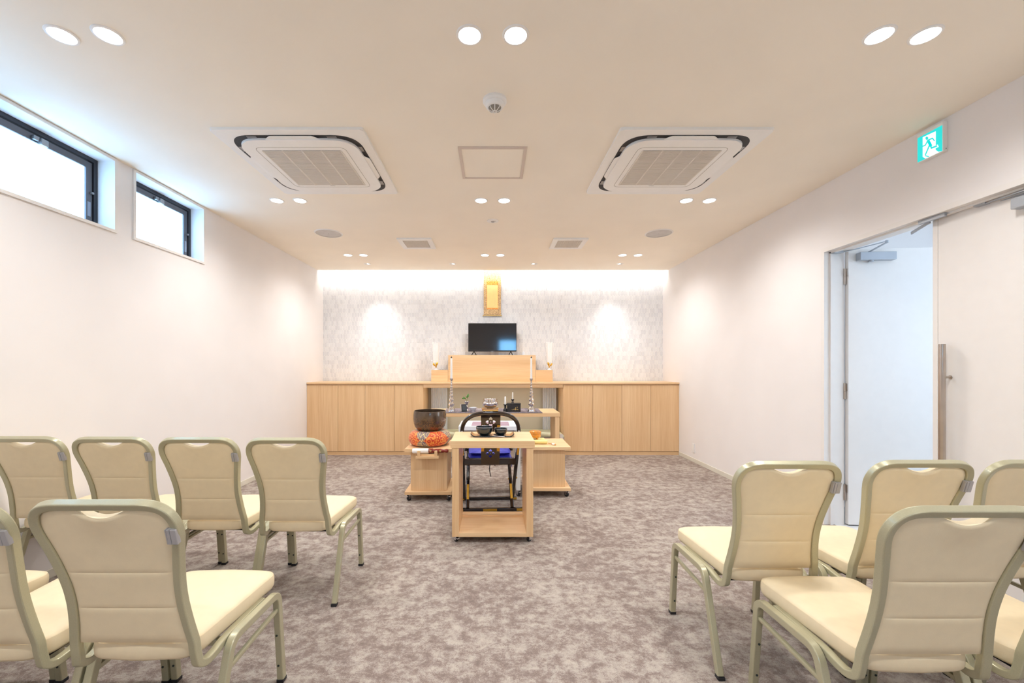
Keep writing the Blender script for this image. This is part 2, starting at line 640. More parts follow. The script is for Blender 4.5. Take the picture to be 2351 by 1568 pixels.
def struct(name, bm, m, smooth=None, label=None):
    o = obj(name, bm, m, smooth=smooth)
    o['kind'] = 'structure'
    if label:
        o['label'] = label
    return o


def sbox(name, *a, m='wall', bev=0.0):
    bm = B()
    box(bm, *a, bev=bev)
    return struct(name, bm, m)


def pbox(name, parent, m, *a, bev=0.0, rot=None):
    bm = B()
    box(bm, *a, bev=bev, rot=rot)
    return obj(name, bm, m, parent)


def copy_tree(src, parent=None):
    c = src.copy()
    COL.objects.link(c)
    c.parent = parent
    for ch in list(src.children):
        copy_tree(ch, c)
    return c


# ================================================================== THE SETTING
sbox('floor', XL - 0.3, XR + 0.08, YB - 0.2, 6.75, -0.12, 0.0, m='carpet')
sbox('floor_corridor', XR + 0.08, 4.75, YB - 0.2, 6.75, -0.12, 0.0, m='vinyl')

# ceiling: slab that ends before the altar wall, with a cove above
bm = B()
box(bm, XL - 0.15, XR + 0.12, YB - 0.15, YDROP, ZC, ZC + 0.12)
box(bm, XL - 0.15, XR + 0.12, YDROP - 0.3, YF + 0.15, ZC + 0.30, ZC + 0.40)
box(bm, XL - 0.15, XR + 0.12, YDROP - 0.3, YDROP - 0.28, ZC + 0.12, ZC + 0.30)
struct('ceiling', bm, 'ceil')

# left wall with high window openings
WZ0, WZ1 = 2.255, 2.742
WIN = [(2.19, 2.934), (3.11, 3.838), (1.27, 2.014)]
bm = B()
box(bm, XL - 0.16, XL, YB, YF + 0.1, -0.0, WZ0)
box(bm, XL - 0.16, XL, YB, YF + 0.1, WZ1, ZC + 0.34)
ys = [YB] + [v for w in sorted(WIN) for v in w] + [YF + 0.1]
for i in range(0, len(ys), 2):
    box(bm, XL - 0.16, XL, ys[i], ys[i + 1], WZ0, WZ1)
struct('wall_left', bm, 'wall')

# right wall with the double door opening
DY0, DY1, DZ = 1.86, 3.395, 2.244
bm = B()
box(bm, XR, XR + 0.154, YB, DY0, 0, ZC + 0.34)
box(bm, XR, XR + 0.154, DY1, YF + 0.1, 0, ZC + 0.34)
box(bm, XR, XR + 0.154, DY0, DY1, DZ, ZC + 0.34)
struct('wall_right', bm, 'wall')

# rear wall with a high daylit window behind the camera
RX0, RX1, RZ0, RZ1 = 0.20, 0.88, 1.72, 2.22
bm = B()
box(bm, XL, RX0, YB - 0.12, YB, 0, ZC)
box(bm, RX1, XR, YB - 0.12, YB, 0, ZC)
box(bm, RX0, RX1, YB - 0.12, YB, RZ1, ZC)
box(bm, RX0, RX1, YB - 0.12, YB, 0, RZ0)
struct('wall_rear', bm, 'wall')
bm = B()
box(bm, RX0, RX1, YB - 0.10, YB - 0.04, RZ0, RZ0 + 0.04)
box(bm, RX0, RX0 + 0.04, YB - 0.10, YB - 0.04, RZ0 + 0.04, RZ1 - 0.04)
box(bm, RX1 - 0.04, RX1, YB - 0.10, YB - 0.04, RZ0 + 0.04, RZ1 - 0.04)
box(bm, RX0, RX1, YB - 0.10, YB - 0.04, RZ1 - 0.04, RZ1)
w5 = struct('window_5', bm, 'alu')
pbox('pane', w5, 'pane_rear', RX0 + 0.04, RX1 - 0.04, YB - 0.075, YB - 0.065, RZ0 + 0.04, RZ1 - 0.04)

# altar wall: plain backing and tiles
bw = sbox('wall_back', XL - 0.1, XR + 0.1, YF - 0.0010, YF + 0.14, 0, ZC + 0.34, m='grout')

# corridor beyond the double doors
CX = 4.6
sbox('wall_corridor_end', XR + 0.154, CX, 3.78, 3.88, 0, 2.96)
sbox('wall_corridor_start', XR + 0.154, CX, -0.3, -0.2, 0, 2.96)
sbox('ceiling_corridor', XR + 0.154, CX + 0.1, -0.3, 3.88, 2.9, 3.0)
bm = B()
CW = (0.7, 3.0, 0.9, 2.5)
box(bm, CX, CX + 0.1, -0.3, CW[0], 0, 2.9)
box(bm, CX, CX + 0.1, CW[1], 3.88, 0, 2.9)
box(bm, CX, CX + 0.1, CW[0], CW[1], 0, CW[2])
box(bm, CX, CX + 0.1, CW[0], CW[1], CW[3], 2.9)
struct('wall_corridor', bm, 'wall')
bm = B()
for a in ((CX + 0.02, CX + 0.07, CW[0], CW[0] + 0.05, CW[2], CW[3]), (CX + 0.02, CX + 0.07, CW[1] - 0.05, CW[1], CW[2], CW[3]),
          (CX + 0.02, CX + 0.07, CW[0], CW[1], CW[2], CW[2] + 0.05), (CX + 0.02, CX + 0.07, CW[0], CW[1], CW[3] - 0.05, CW[3])):
    box(bm, *a)
w4 = struct('window_4', bm, 'alu')
pbox('pane', w4, 'pane_corridor', CX + 0.04, CX + 0.05, CW[0] + 0.05, CW[1] - 0.05, CW[2] + 0.05, CW[3] - 0.05)

# baseboards
for nm, x0, x1, y0, y1 in (('baseboard_left', XL, XL + 0.008, YB, 5.985), ('baseboard_right', XR - 0.008, XR, DY1 + 0.03, 5.985),
                           ('baseboard_right', XR - 0.008, XR, YB, DY0 - 0.03)):
    bm = B()
    box(bm, x0, x1, y0, y1, 0.0, 0.054, bev=0.002)
    struct(nm, bm, 'base')

# windows in the left wall
for i, (y0, y1) in enumerate(WIN):
    # casing proud of the wall
    bm = B()
    t = 0.02
    box(bm, XL + 0.0003, XL + 0.012, y0 - t, y1 + t, WZ0 - t, WZ0)
    box(bm, XL + 0.0003, XL + 0.012, y0 - t, y1 + t, WZ1, WZ1 + t)
    box(bm, XL + 0.0003, XL + 0.012, y0 - t, y0, WZ0, WZ1)
    box(bm, XL + 0.0003, XL + 0.012, y1, y1 + t, WZ0, WZ1)
    w = struct('window_%d' % (i + 1), bm, 'trim')
    # aluminium outer frame and hinged sash
    xf = XL - 0.11
    bm = B()
    box(bm, xf - 0.045, xf, y0, y1, WZ0, WZ0 + 0.022)
    box(bm, xf - 0.045, xf, y0, y1, WZ1 - 0.028, WZ1)
    box(bm, xf - 0.045, xf, y0, y0 + 0.028, WZ0 + 0.022, WZ1 - 0.028)
    box(bm, xf - 0.045, xf, y1 - 0.028, y1, WZ0 + 0.022, WZ1 - 0.028)
    obj('window_frame', bm, 'alu_d', w)
    bm = B()
    a, b_ = y0 + 0.034, y1 - 0.034
    c, d = WZ0 + 0.026, WZ1 - 0.036
    s = 0.042
    box(bm, xf - 0.036, xf - 0.008, a, b_, c, c + 0.02)
    box(bm, xf - 0.036, xf - 0.008, a, b_, d - s, d)
    box(bm, xf - 0.036, xf - 0.008, a, a + s, c + 0.02, d - s)
    box(bm, xf - 0.036, xf - 0.008, b_ - s, b_, c + 0.02, d - s)
    sash = obj('sash', bm, 'alu', w)
    pbox('pane', sash, 'pane', xf - 0.028, xf - 0.020, a + s, b_ - s, c + 0.02, d - s)
    ym = (y0 + y1) / 2
    bm = B()
    box(bm, xf - 0.008, xf + 0.022, ym - 0.012, ym + 0.03, d - 0.052, d - 0.012, bev=0.004)
    box(bm, xf - 0.008, xf + 0.012, ym - 0.045, ym - 0.012, d - 0.036, d - 0.010, bev=0.004)
    obj('latch', bm, 'greymetal', sash)
    bm = B()
    lathe(bm, [(0.009, 0), (0.009, 0.014), (0.005, 0.018)], 12, (xf - 0.008, y1 - 0.040, WZ0 + 0.24), axis='x')
    obj('stay_knob', bm, 'greymetal', sash, smooth=40)
    pbox('sticker', sash, 'paper', xf - 0.008, xf - 0.0072, b_ - 0.033, b_ - 0.010, c + 0.05, c + 0.15)
    # thin sill at the bottom of the reveal
    pbox('sill', w, 'trim', XL - 0.1095, XL, y0 + 0.0005, y1 - 0.0005, WZ0 + 0.0003, WZ0 + 0.003)

# ------------------------------------------------------------------ altar wall tiles
TW, TP = 0.0413, 0.0685        # column pitch, row pitch
gap = 0.0032
tip = 0.0115
tw = TW - gap


def tile_verts(depth, tx, tz, dish=False, inset=0.004):
    """pointed elongated tile, front towards -y; returns verts, faces"""
    h2 = (TP - tip) / 2 - gap * 0.15
    hp = h2 + tip - gap * 0.25
    o = [(0, hp), (-tw / 2, h2), (-tw / 2, -h2), (0, -hp), (tw / 2, -h2), (tw / 2, h2)]
    v, f = [], []
    for x, z in o:
        v.append((x, 0.006, z))
    for x, z in o:
        v.append((x, -depth * 0.6, z))
    for x, z in o:
        k = 1 - inset / (tw / 2)
        xx, zz_ = x * k, z * (1 - inset / hp)
        v.append((xx, -depth + xx * tx + zz_ * tz, zz_))
    for i in range(6):
        j = (i + 1) % 6
        f.append((i, j, 6 + j, 6 + i))
        f.append((6 + i, 6 + j, 12 + j, 12 + i))
    if dish:
        for x, z in o:
            k = 1 - (inset + 0.004) / (tw / 2)
            v.append((x * k, -0.0012, z * (1 - (inset + 0.004) / hp)))
        for i in range(6):
            j = (i + 1) % 6
            f.append((12 + i, 12 + j, 18 + j, 18 + i))
        f.append((18, 19, 20, 21, 22, 23))
    else:
        f.append((12, 13, 14, 15, 16, 17))
    return v, f


VAR = []
for depth, tx, tz in ((0.0034, 0.0, 0.012), (0.0040, 0.02, -0.012), (0.0032, -0.02, 0.015), (0.0042, -0.012, -0.012), (0.0034, 0.025, 0.0), (0.0050, 0.0, 0.0)):
    VAR.append(tile_verts(depth, tx, tz, dish=depth > 0.0046))
var_mesh = []
for i, (v, f) in enumerate(VAR):
    me = bpy.data.meshes.new('tile')
    me.from_pydata(v, [], f)
    me.materials.append(M['tile'] if i % 2 == 0 else M['tile_b'])
    var_mesh.append(me)
TZ0 = 1.075
nrow = 27
cells = []
for r in range(nrow):
    z = TZ0 + r * TP
    off = 0.5 * TW if r % 2 else 0.0
    ncol = int((XR - XL) / TW) + 2
    for c in range(ncol):
        x = XL + off + c * TW
        if x < XL - 0.02 or x > XR + 0.02:
            continue
        cells.append((x, z))


def uncovered(x, z):
    if abs(x) < 0.42 and 1.46 < z < 2.02:
        return False
    if abs(x) < 0.17 and z > 2.02:
        return False
    if abs(x) < 0.95 and z < 1.27:
        return False
    if abs(x) < 0.70 and z < 1.47:
        return False
    return True


near = sorted([c for c in cells if uncovered(*c)], key=lambda c: (c[0] * 0.75) ** 2 + (c[1] - 1.75) ** 2)[:300]
near_set = set(near)
for (x, z) in near:
    o = bpy.data.objects.new('tile', random.choice(var_mesh))
    COL.objects.link(o)
    o.parent = bw
    o.location = (x, YF, z)
v_all, f_all, mi = [], [], []
for (x, z) in cells:
    if (x, z) in near_set:
        continue
    k = random.randrange(len(VAR))
    v, f = VAR[k]
    b0 = len(v_all)
    v_all += [(x + p[0], YF + p[1], z + p[2]) for p in v]
    f_all += [tuple(b0 + i for i in g) for g in f]
    mi += [k % 2] * len(f)
me = bpy.data.meshes.new('tile_field')
me.from_pydata(v_all, [], f_all)
me.materials.append(M['tile'])
me.materials.append(M['tile_b'])
me.polygons.foreach_set('material_index', mi)
tf = bpy.data.objects.new('tile_field', me)
COL.objects.link(tf)
tf.parent = bw
tf['kind'] = 'stuff'
tf['label'] = 'glossy white elongated hexagon tiles'

# ------------------------------------------------------------------ double door
bm = B()                                      # frame lining with a stop
t = 0.03
box(bm, XR - 0.004, XR + 0.158, DY1 - t, DY1 + 0.004, 0, DZ - t)
box(bm, XR - 0.004, XR + 0.158, DY0 - 0.004, DY0 + t, 0, DZ - t)
box(bm, XR - 0.004, XR + 0.158, DY0 - 0.004, DY1 + 0.004, DZ - t, DZ + 0.004)
box(bm, XR + 0.040, XR + 0.062, DY1 - t - 0.012, DY1 - t, 0, DZ - t)
box(bm, XR + 0.040, XR + 0.062, DY0 + t, DY0 + t + 0.012, 0, DZ - t)
box(bm, XR + 0.040, XR + 0.062, DY0 + t, DY1 - t, DZ - t - 0.012, DZ - t)
struct('trim_1', bm, 'trim', label='white door lining with stop')

LEAF_T = 0.038
LW = 0.735


def hinge(parent, x, y, z, open_dir):
    """two knuckles and two offset leaves"""
    bm = B()
    lathe(bm, [(0.010, 0), (0.010, 0.062)], 14, (x, y, z))
    lathe(bm, [(0.010, 0.0635), (0.010, 0.128)], 14, (x, y, z))
    box(bm, x - 0.040, x - 0.004, y + 0.002, y + 0.005, z + 0.002, z + 0.060)
    box(bm, x + 0.003, x + 0.0075, y - 0.024, y + 0.004, z + 0.066, z + 0.124)
    return obj('hinge', bm, 'steel', parent, smooth=40)


# open far leaf, swung out into the corridor
d1 = bpy.data.objects.new('door_1', None)
COL.objects.link(d1)
d1['kind'] = 'structure'
d1['label'] = 'white door leaf swung open into the corridor'
d1.location = (XR + 0.172, 3.375, 0)
d1.rotation_euler = (0, 0, math.radians(-4.5))
pbox('leaf', d1, 'trim', 0, LW, -LEAF_T, 0, 0.008, 2.232, bev=0.002)
pbox('bottom_strip', d1, 'black', 0.01, LW - 0.01, -LEAF_T + 0.008, -0.008, 0.0, 0.008)  # black strip along the underside of the leaf
for z in (0.20, 1.02, 1.95):
    hinge(d1, -0.009, -0.0135, z, 1)
cl = pbox('door_closer', d1, 'closer', 0.055, 0.325, -LEAF_T - 0.05, -LEAF_T, 2.131, 2.194, bev=0.004)
bm = B()
lathe(bm, [(0.018, -0.012), (0.018, 0.0)], 16, (0.15, -LEAF_T - 0.026, 2.131))
obj('closer_cap', bm, 'closer', cl, smooth=40)
bm = B()
sweep(bm, [(0.13, -LEAF_T - 0.026, 2.196), (0.178, -LEAF_T - 0.137, 2.240)], 0.02, 0.006, n0=(0, 0, 1))
sweep(bm, [(0.178, -LEAF_T - 0.137, 2.250), (0.0, -LEAF_T - 0.05, 2.212), (-0.085, -LEAF_T - 0.008, 2.199)], 0.014, 0.006, n0=(0, 0, 1))
lathe(bm, [(0.010, 0), (0.010, 0.018)], 12, (0.178, -LEAF_T - 0.137, 2.238))
box(bm, -0.125, -0.055, -LEAF_T - 0.028, -LEAF_T + 0.008, 2.198, 2.213)
obj('closer_arm', bm, 'closer', cl)

# closed near leaf
d2 = bpy.data.objects.new('door_2', None)
COL.objects.link(d2)
d2['kind'] = 'structure'
d2['label'] = 'closed white door leaf with a long steel pull bar'
XD = XR + 0.072
d2.location = (XD, 2.605, 0)
pbox('leaf', d2, 'trim', 0, LEAF_T, -LW + 0.03, -0.030, 0.008, 2.212, bev=0.0015)
pbox('edge_strip', d2, 'trim', -0.002, LEAF_T + 0.002, -0.029, 0.0, 0.008, 2.212, bev=0.0015)
bm = B()
lathe(bm, [(0.0165, 0.42), (0.0165, 1.42)], 20, (-0.052, -0.100, 0))
hb = obj('pull_bar', bm, 'steel', d2, smooth=40)
for z in (0.62, 1.22):
    bm = B()
    lathe(bm, [(0.007, 0.0), (0.007, -0.052)], 14, (0, -0.100, z), axis='x')
    lathe(bm, [(0.011, 0.0), (0.011, -0.004)], 14, (0, -0.100, z), axis='x')
    obj('standoff', bm, 'steel', hb, smooth=40)
cl = pbox('door_closer', d2, 'closer', -0.052, -0.001, -0.70, -0.43, 2.108, 2.165, bev=0.004)
bm = B()
sweep(bm, [(-0.026, -0.56, 2.170), (-0.060, -0.70, 2.176)], 0.02, 0.006, n0=(0, 0, 1))
sweep(bm, [(-0.060, -0.70, 2.184), (-0.016, -0.26, 2.196)], 0.012, 0.006, n0=(0, 0, 1))
sweep(bm, [(-0.035, -0.70, 2.176), (0.010, -0.29, 2.190)], 0.008, 0.005, n0=(0, 0, 1))
box(bm, -0.03, 0.02, -0.30, -0.245, 2.192, 2.203)
obj('closer_arm', bm, 'closer', cl)
# door coordinator under the head of the frame
co_ = thing('door_coordinator', 'grey door coordinator bar and arm under the head of the door frame', 'hardware', (XR + 0.036, 2.60, DZ - t))
pbox('housing', co_, 'closer', -0.018, 0.0, -0.11, 0.045, -0.024, 0.0, bev=0.003)
bm = B()
sweep(bm, [(0.012, 0.0, -0.020), (0.058, 0.16, -0.040)], 0.008, 0.020, n0=(0, 0, 1))
obj('arm', bm, 'closer', co_)

# ================================================================== CEILING FITTINGS
def make_downlight(x, y, label, dim=1.0):
    t_ = thing('downlight', label, 'ceiling light', (x, y, ZC), group='paired recessed ceiling downlights')
    bm = B()
    lathe(bm, [(0.049, -0.004), (0.0495, -0.0055), (0.058, -0.004), (0.060, 0.0)], 28, cap=False)
    obj('trim_ring', bm, 'plastic', t_, smooth=50)
    bm = B()
    lathe(bm, [(0.0, -0.0035), (0.03, -0.0035), (0.0488, -0.0030)], 28, cap=False)
    for f in bm.faces:
        f.normal_flip()
    obj('lens', bm, 'lens', t_)
    L = bpy.data.lights.new('downlight_lamp', 'SPOT')
    L.energy = DOWNLIGHT_W * dim
    L.color = WARM
    L.spot_size = math.radians(162)
    L.spot_blend = 1.0
    L.shadow_soft_size = 0.045
    lo = bpy.data.objects.new('downlight_lamp', L)
    COL.objects.link(lo)
    lo.parent = t_
    lo.location = (0, 0, -0.052)
    return t_


ROWN = ['behind the rear chairs', 'above the chairs', 'just beyond the air conditioners', 'by the altar wall']
COLN = {-1.82: ('window-side', ''), 0.0: ('central', ''), 1.83: ('door-side', '')}
for ri, y in enumerate((0.02, 1.848, 3.69, 5.50)):
    for x, (where, side) in COLN.items():
        for s in (-1, 1):
            make_downlight(x + s * 0.103, y, 'round downlight nearer the %s in the %s pair %s' % ('windows' if s < 0 else 'doors', where, ROWN[ri]), 0.85 if ri == 0 else 1.0)

# adjustable wall spots close to the altar wall
WS = [(-1.81, -1.75, 1.74, 1.0, 'nearest the window wall'), (-0.58, -0.22, 0.98, 0.75, 'between the scroll and the window-side spot'),
      (0.60, 0.22, 0.98, 0.75, 'between the scroll and the door-side spot'), (1.84, 1.90, 1.74, 1.0, 'nearest the door wall')]
for x, tx, tz, k, where in WS:
    t_ = thing('wall_spotlight', 'small tilted ceiling spotlight before the altar wall, %s' % where, 'ceiling light', (x, 5.98, ZC), group='tilted spotlights at the altar')
    bm = B()
    lathe(bm, [(0.036, -0.003), (0.037, -0.0045), (0.050, -0.003), (0.052, 0.0)], 24, cap=False)
    obj('trim_ring', bm, 'plastic', t_, smooth=50)
    bm = B()
    lathe(bm, [(0.0, -0.0015), (0.0358, -0.0015)], 24, cap=False)
    for f in bm.faces:
        f.normal_flip()
    obj('reflector', bm, 'plastic', t_)
    s = -0.014 if x > 0 else 0.014
    bm = B()
    lathe(bm, [(0.0, -0.0035), (0.017, -0.0035), (0.018, -0.0016)], 18, (s, -0.008, 0), cap=False)
    for f in bm.faces:
        f.normal_flip()
    obj('lens', bm, 'lens', t_)
    L = bpy.data.lights.new('spot_lamp', 'SPOT')
    L.energy = WALLSPOT_W * k
    L.color = (1.0, 0.97, 0.95)
    L.spot_size = math.radians(52 if abs(x) > 1 else 46)
    L.spot_blend = 1.0
    L.shadow_soft_size = 0.02
    lo = bpy.data.objects.new('spot_lamp', L)
    COL.objects.link(lo)
    lo.parent = t_
    lo.location = (0, 0, -0.03)
    d = Vector((tx, YF if abs(x) > 1 else 6.1, tz)) - Vector((x, 5.98, ZC - 0.03))
    lo.rotation_euler = d.to_track_quat('-Z', 'Y').to_euler()

# LED line hidden in the cove
t_ = thing('cove_light', 'bright strip light hidden in the ceiling cove above the tiled wall', 'strip light', (0, YDROP, ZC))
pbox('channel', t_, 'plastic', XL + 0.02, XR - 0.02, 0.002, 0.010, 0.034, 0.062)
pbox('diffuser', t_, 'cove_led', XL + 0.03, XR - 0.03, 0.010, 0.016, 0.038, 0.058)
L = bpy.data.lights.new('cove_lamp', 'AREA')
L.shape = 'RECTANGLE'
L.size = XR - XL - 0.06
L.size_y = 0.02
L.energy = COVE_W
L.color = (1, 0.975, 0.955)
lo = bpy.data.objects.new('cove_lamp', L)
COL.objects.link(lo)
lo.parent = t_
lo.location = (0.005, 0.022, 0.045)
lo.rotation_euler = Vector((0, 1.0, -0.55)).to_track_quat('-Z', 'Z').to_euler()


def rsq(half, r, seg=8):
    return round_poly([(-half, -half), (half, -half), (half, half), (-half, half)], r, seg)


def make_ac():
    t_ = thing('air_conditioner', '', 'air conditioner', (0, 0, ZC), group='ceiling cassette air conditioners')
    # outer panel with a lightly bevelled rim
    bm = B()
    prism(bm, rsq(0.4775, 0.02, 4), 0, 0.018, f=lambda x, y, z: (x, y, -z), bev=0.005)
    obj('panel', bm, 'plastic', t_)
    bm = B()
    prism(bm, rsq(0.418, 0.16, 10), 0.018, 0.0195, f=lambda x, y, z: (x, y, -z))
    obj('air_outlet', bm, 'dark', t_)
    # grey links at the corners of the outlet
    for k in range(4):
        for s in (-1, 1):
            a = k * PI / 2
            bm = B()
            box(bm, s * 0.255 - 0.030, s * 0.255 + 0.030, -0.410, -0.352, -0.0215, -0.0195)
            bmesh.ops.rotate(bm, verts=bm.verts[:], cent=(0, 0, 0), matrix=Matrix.Rotation(a, 3, 'Z'))
            obj('outlet_link', bm, 'greymetal', t_)
    # suspended central panel
    bm = B()
    cp = []
    for (x, y) in rsq(0.388, 0.16, 10):
        m_ = max(abs(x), abs(y))
        o_ = min(abs(x), abs(y))
        if o_ < 0.22:                      # waist along each side where the flap sits
            f_ = 1.0 - 0.075 * (math.cos(o_ / 0.22 * PI / 2))
            x, y = (x * f_, y) if abs(x) >= abs(y) else (x, y * f_)
        cp.append((x, y))
    prism(bm, cp, 0.0195, 0.034, f=lambda x, y, z: (x, y, -z), bev=0.004)
    c_ = obj('centre_panel', bm, 'plastic', t_)
    bm = B()
    frame_ring(bm, rsq(0.302, 0.05, 5), rsq(0.2995, 0.048, 5), -0.0346, -0.033)
    obj('groove', bm, 'grille', c_)
    # flaps
    for k in range(4):
        bm = B()
        out = [(-0.205, -0.368), (0.205, -0.368), (0.135, -0.418), (-0.135, -0.418)]
        poly = round_poly(out, [0.006, 0.006, 0.03, 0.03], 4)
        lo_ = []
        z0 = 0.022
        prism(bm, poly, 0, 0.006, f=lambda x, y, z: (x, y, -z0 - z * 0.6 - (y + 0.424) * 0.10))
        bmesh.ops.rotate(bm, verts=bm.verts[:], cent=(0, 0, 0), matrix=Matrix.Rotation(k * PI / 2, 3, 'Z'))
        obj('flap', bm, 'plastic', t_)
    # intake grille
    bm = B()
    box(bm, -0.2625, 0.2625, -0.2625, 0.2625, -0.0348, -0.030)
    g = obj('intake_grille', bm, 'grille', t_)
    bm = B()
    ns = 46
    for i in range(ns):
        y = -0.2625 + 0.525 * (i + 0.5) / ns
        box(bm, -0.2625, 0.2625, y - 0.0034, y + 0.0034, -0.0375, -0.0345)
    s_ = obj('grille_slats', bm, 'slat', g)
    s_['kind'] = 'stuff'
    bm = B()
    for i in (-1, 0, 1):
        box(bm, i * 0.131 - 0.005, i * 0.131 + 0.005, -0.2625, 0.2625, -0.0380, -0.0345)
    for s in (-1, 1):
        box(bm, s * 0.2625 - 0.004, s * 0.2625 + 0.004, -0.2625, 0.2625, -0.0380, -0.0345)
    obj('grille_ribs', bm, 'slat', g)
    pbox('name_mark', c_, 'clip', -0.02, 0.02, 0.278, 0.283, -0.0345, -0.0338)
    return t_


ac = make_ac()
ac.location = (-1.28, 3.035, ZC)
ac['label'] = 'white square ceiling air conditioner on the window side'
ac2 = copy_tree(ac)
ac2.location = (1.27, 3.035, ZC)
ac2['label'] = 'white square ceiling air conditioner on the door side'

# inspection hatch
t_ = thing('ceiling_hatch', 'square ceiling inspection hatch between the air conditioners', 'hatch', (0.0, 3.02, ZC))
bm = B()
frame_ring(bm, rsq(0.235, 0.001, 1), rsq(0.215, 0.001, 1), -0.006, 0.0)
frame_ring(bm, rsq(0.226, 0.001, 1), rsq(0.213, 0.001, 1), -0.008, -0.004)
obj('frame', bm, 'hatch', t_)
bm = B()
box(bm, -0.2125, 0.2125, -0.2125, 0.2125, -0.004, 0.0)
obj('lid', bm, 'ceil', t_)

# smoke detector
t_ = thing('smoke_detector', 'round white smoke detector on the ceiling', 'smoke detector', (0.012, 2.30, ZC))
bm = B()
lathe(bm, [(0.066, 0), (0.066, -0.012), (0.060, -0.018), (0.052, -0.020)], 32)
obj('base_ring', bm, 'plastic', t_, smooth=40)
bm = B()
lathe(bm, [(0.051, -0.018), (0.051, -0.034), (0.046, -0.042), (0.040, -0.044)], 32)
bd = obj('body', bm, 'plastic', t_, smooth=40)
bm = B()
lathe(bm, [(0.036, -0.042), (0.033, -0.052), (0.020, -0.060), (0.0, -0.062)], 28, cap=False)
cg = obj('sensor_cage', bm, 'grille', t_, smooth=50)
for k in range(8):
    a = k * PI / 4
    bm = B()
    c_, s_ = math.cos(a), math.sin(a)
    sweep(bm, [(0.037 * c_, 0.037 * s_, -0.043), (0.034 * c_, 0.034 * s_, -0.053), (0.021 * c_, 0.021 * s_, -0.0615), (0.004 * c_, 0.004 * s_, -0.0635)], 0.004, 0.003)
    obj('cage_rib', bm, 'plastic', cg)
bm = B()
lathe(bm, [(0.012, -0.058), (0.012, -0.066), (0.009, -0.066), (0.009, -0.058)], 18, cap=False)
obj('tip_ring', bm, 'plastic', cg)

# flat round sensor
t_ = thing('ceiling_sensor', 'small flat round sensor on the ceiling before the altar', 'sensor', (0.002, 4.21, ZC))
bm = B()
lathe(bm, [(0.060, 0), (0.058, -0.004), (0.040, -0.007), (0.0, -0.008)], 28, cap=False)
obj('plate', bm, 'plastic', t_, smooth=50)
bm = B()
lathe(bm, [(0.020, -0.007), (0.016, -0.013), (0.0, -0.014)], 20, cap=False)
obj('eye', bm, 'clip', t_, smooth=50)
pbox('indicator', t_, 'greymetal', 0.024, 0.03, -0.012, -0.006, -0.0095, -0.007)

# ceiling speakers
for x, w_ in ((-1.823, 'window'), (1.848, 'door')):
    t_ = thing('ceiling_speaker', 'round flush ceiling speaker on the %s side' % w_, 'speaker', (x, 4.60, ZC), group='round ceiling speakers')
    bm = B()
    lathe(bm, [(0.135, -0.005), (0.136, -0.007), (0.147, -0.005), (0.15, 0)], 40, cap=False)
    obj('rim', bm, 'plastic', t_, smooth=50)
    bm = B()
    lathe(bm, [(0.1348, -0.003), (0.10, -0.0055), (0.0, -0.006)], 40, cap=False)
    obj('grille', bm, mat('speaker_mesh', rgb(206, 203, 200), 0.7, bump=0.4, bscale=900), t_, smooth=50)
    bm = B()
    lathe(bm, [(0.004, -0.006), (0.003, -0.008), (0, -0.008)], 10, cap=False)
    obj('badge', bm, 'greymetal', t_)

# extract vents
for x, w_ in ((-0.907, 'window'), (0.905, 'door')):
    t_ = thing('ceiling_vent', 'square white ceiling vent with a perforated face on the %s side' % w_, 'vent', (x, 4.96, ZC), group='square ceiling vents')
    bm = B()
    frame_ring(bm, rsq(0.200, 0.004, 2), rsq(0.145, 0.003, 2), -0.018, 0.0)
    obj('frame', bm, 'plastic', t_)
    bm = B()
    box(bm, -0.145, 0.145, -0.145, 0.145, -0.008, -0.002)
    f_ = obj('filter', bm, 'grille', t_)
    bm = B()
    n = 20
    for i in range(n + 1):
        u = -0.145 + 0.29 * i / n
        box(bm, u - 0.0028, u + 0.0028, -0.145, 0.145, -0.013, -0.010)
        box(bm, -0.145, 0.145, u - 0.0028, u + 0.0028, -0.0128, -0.0098)
    g = obj('mesh_face', bm, 'slat', f_)
    g['kind'] = 'stuff'

# exit sign on the right wall
t_ = thing('exit_sign', 'lit green running man exit sign high above the double door', 'exit sign', (XR, 2.528, 2.566))
SW, SH = 0.146, 0.152
pbox('housing', t_, 'plastic', -0.030, 0.0, -SW / 2 - 0.002, SW / 2 + 0.002, -0.004, SH + 0.022, bev=0.002)
pbox('face', t_, 'sign_green', -0.0312, -0.029, -SW / 2 + 0.002, SW / 2 - 0.002, 0.0, SH)


def zp(px, py):
    """sign artwork point (u right, v up) from the enlarged view of the sign"""
    u = (px - 360) / 725.0
    top = 655 - 370 * u
    bot = 1330 - 355 * u
    return u, (bot - py) / (bot - top)


def sgn(u, v, lift):
    return (-0.0312 - lift, SW / 2 - 0.002 - u * (SW - 0.004), v * SH)


def sign_poly(name, pts, m, lift, raw=False):
    bm = B()
    q = pts if raw else [zp(*p) for p in pts]
    lo = [bm.verts.new(sgn(u, v, 0.0)) for u, v in q]
    hi = [bm.verts.new(sgn(u, v, lift)) for u, v in q]
    bm.faces.new(hi)
    for i in range(len(q)):
        j = (i + 1) % len(q)
        bm.faces.new((lo[i], lo[j], hi[j], hi[i]))
    bmesh.ops.recalc_face_normals(bm, faces=bm.faces[:])
    return bm


def limb(pts, w):
    """thick polyline outline in picture space as quads"""
    out = []
    for (x0, y0), (x1, y1) in zip(pts[:-1], pts[1:]):
        d = math.hypot(x1 - x0, y1 - y0)
        nx, ny = -(y1 - y0) / d * w / 2, (x1 - x0) / d * w / 2
        ex, ey = (x1 - x0) / d * w * 0.3, (y1 - y0) / d * w * 0.3
        out.append([(x0 + nx - ex, y0 + ny - ey), (x1 + nx + ex, y1 + ny + ey), (x1 - nx + ex, y1 - ny + ey), (x0 - nx - ex, y0 - ny - ey)])
    return out


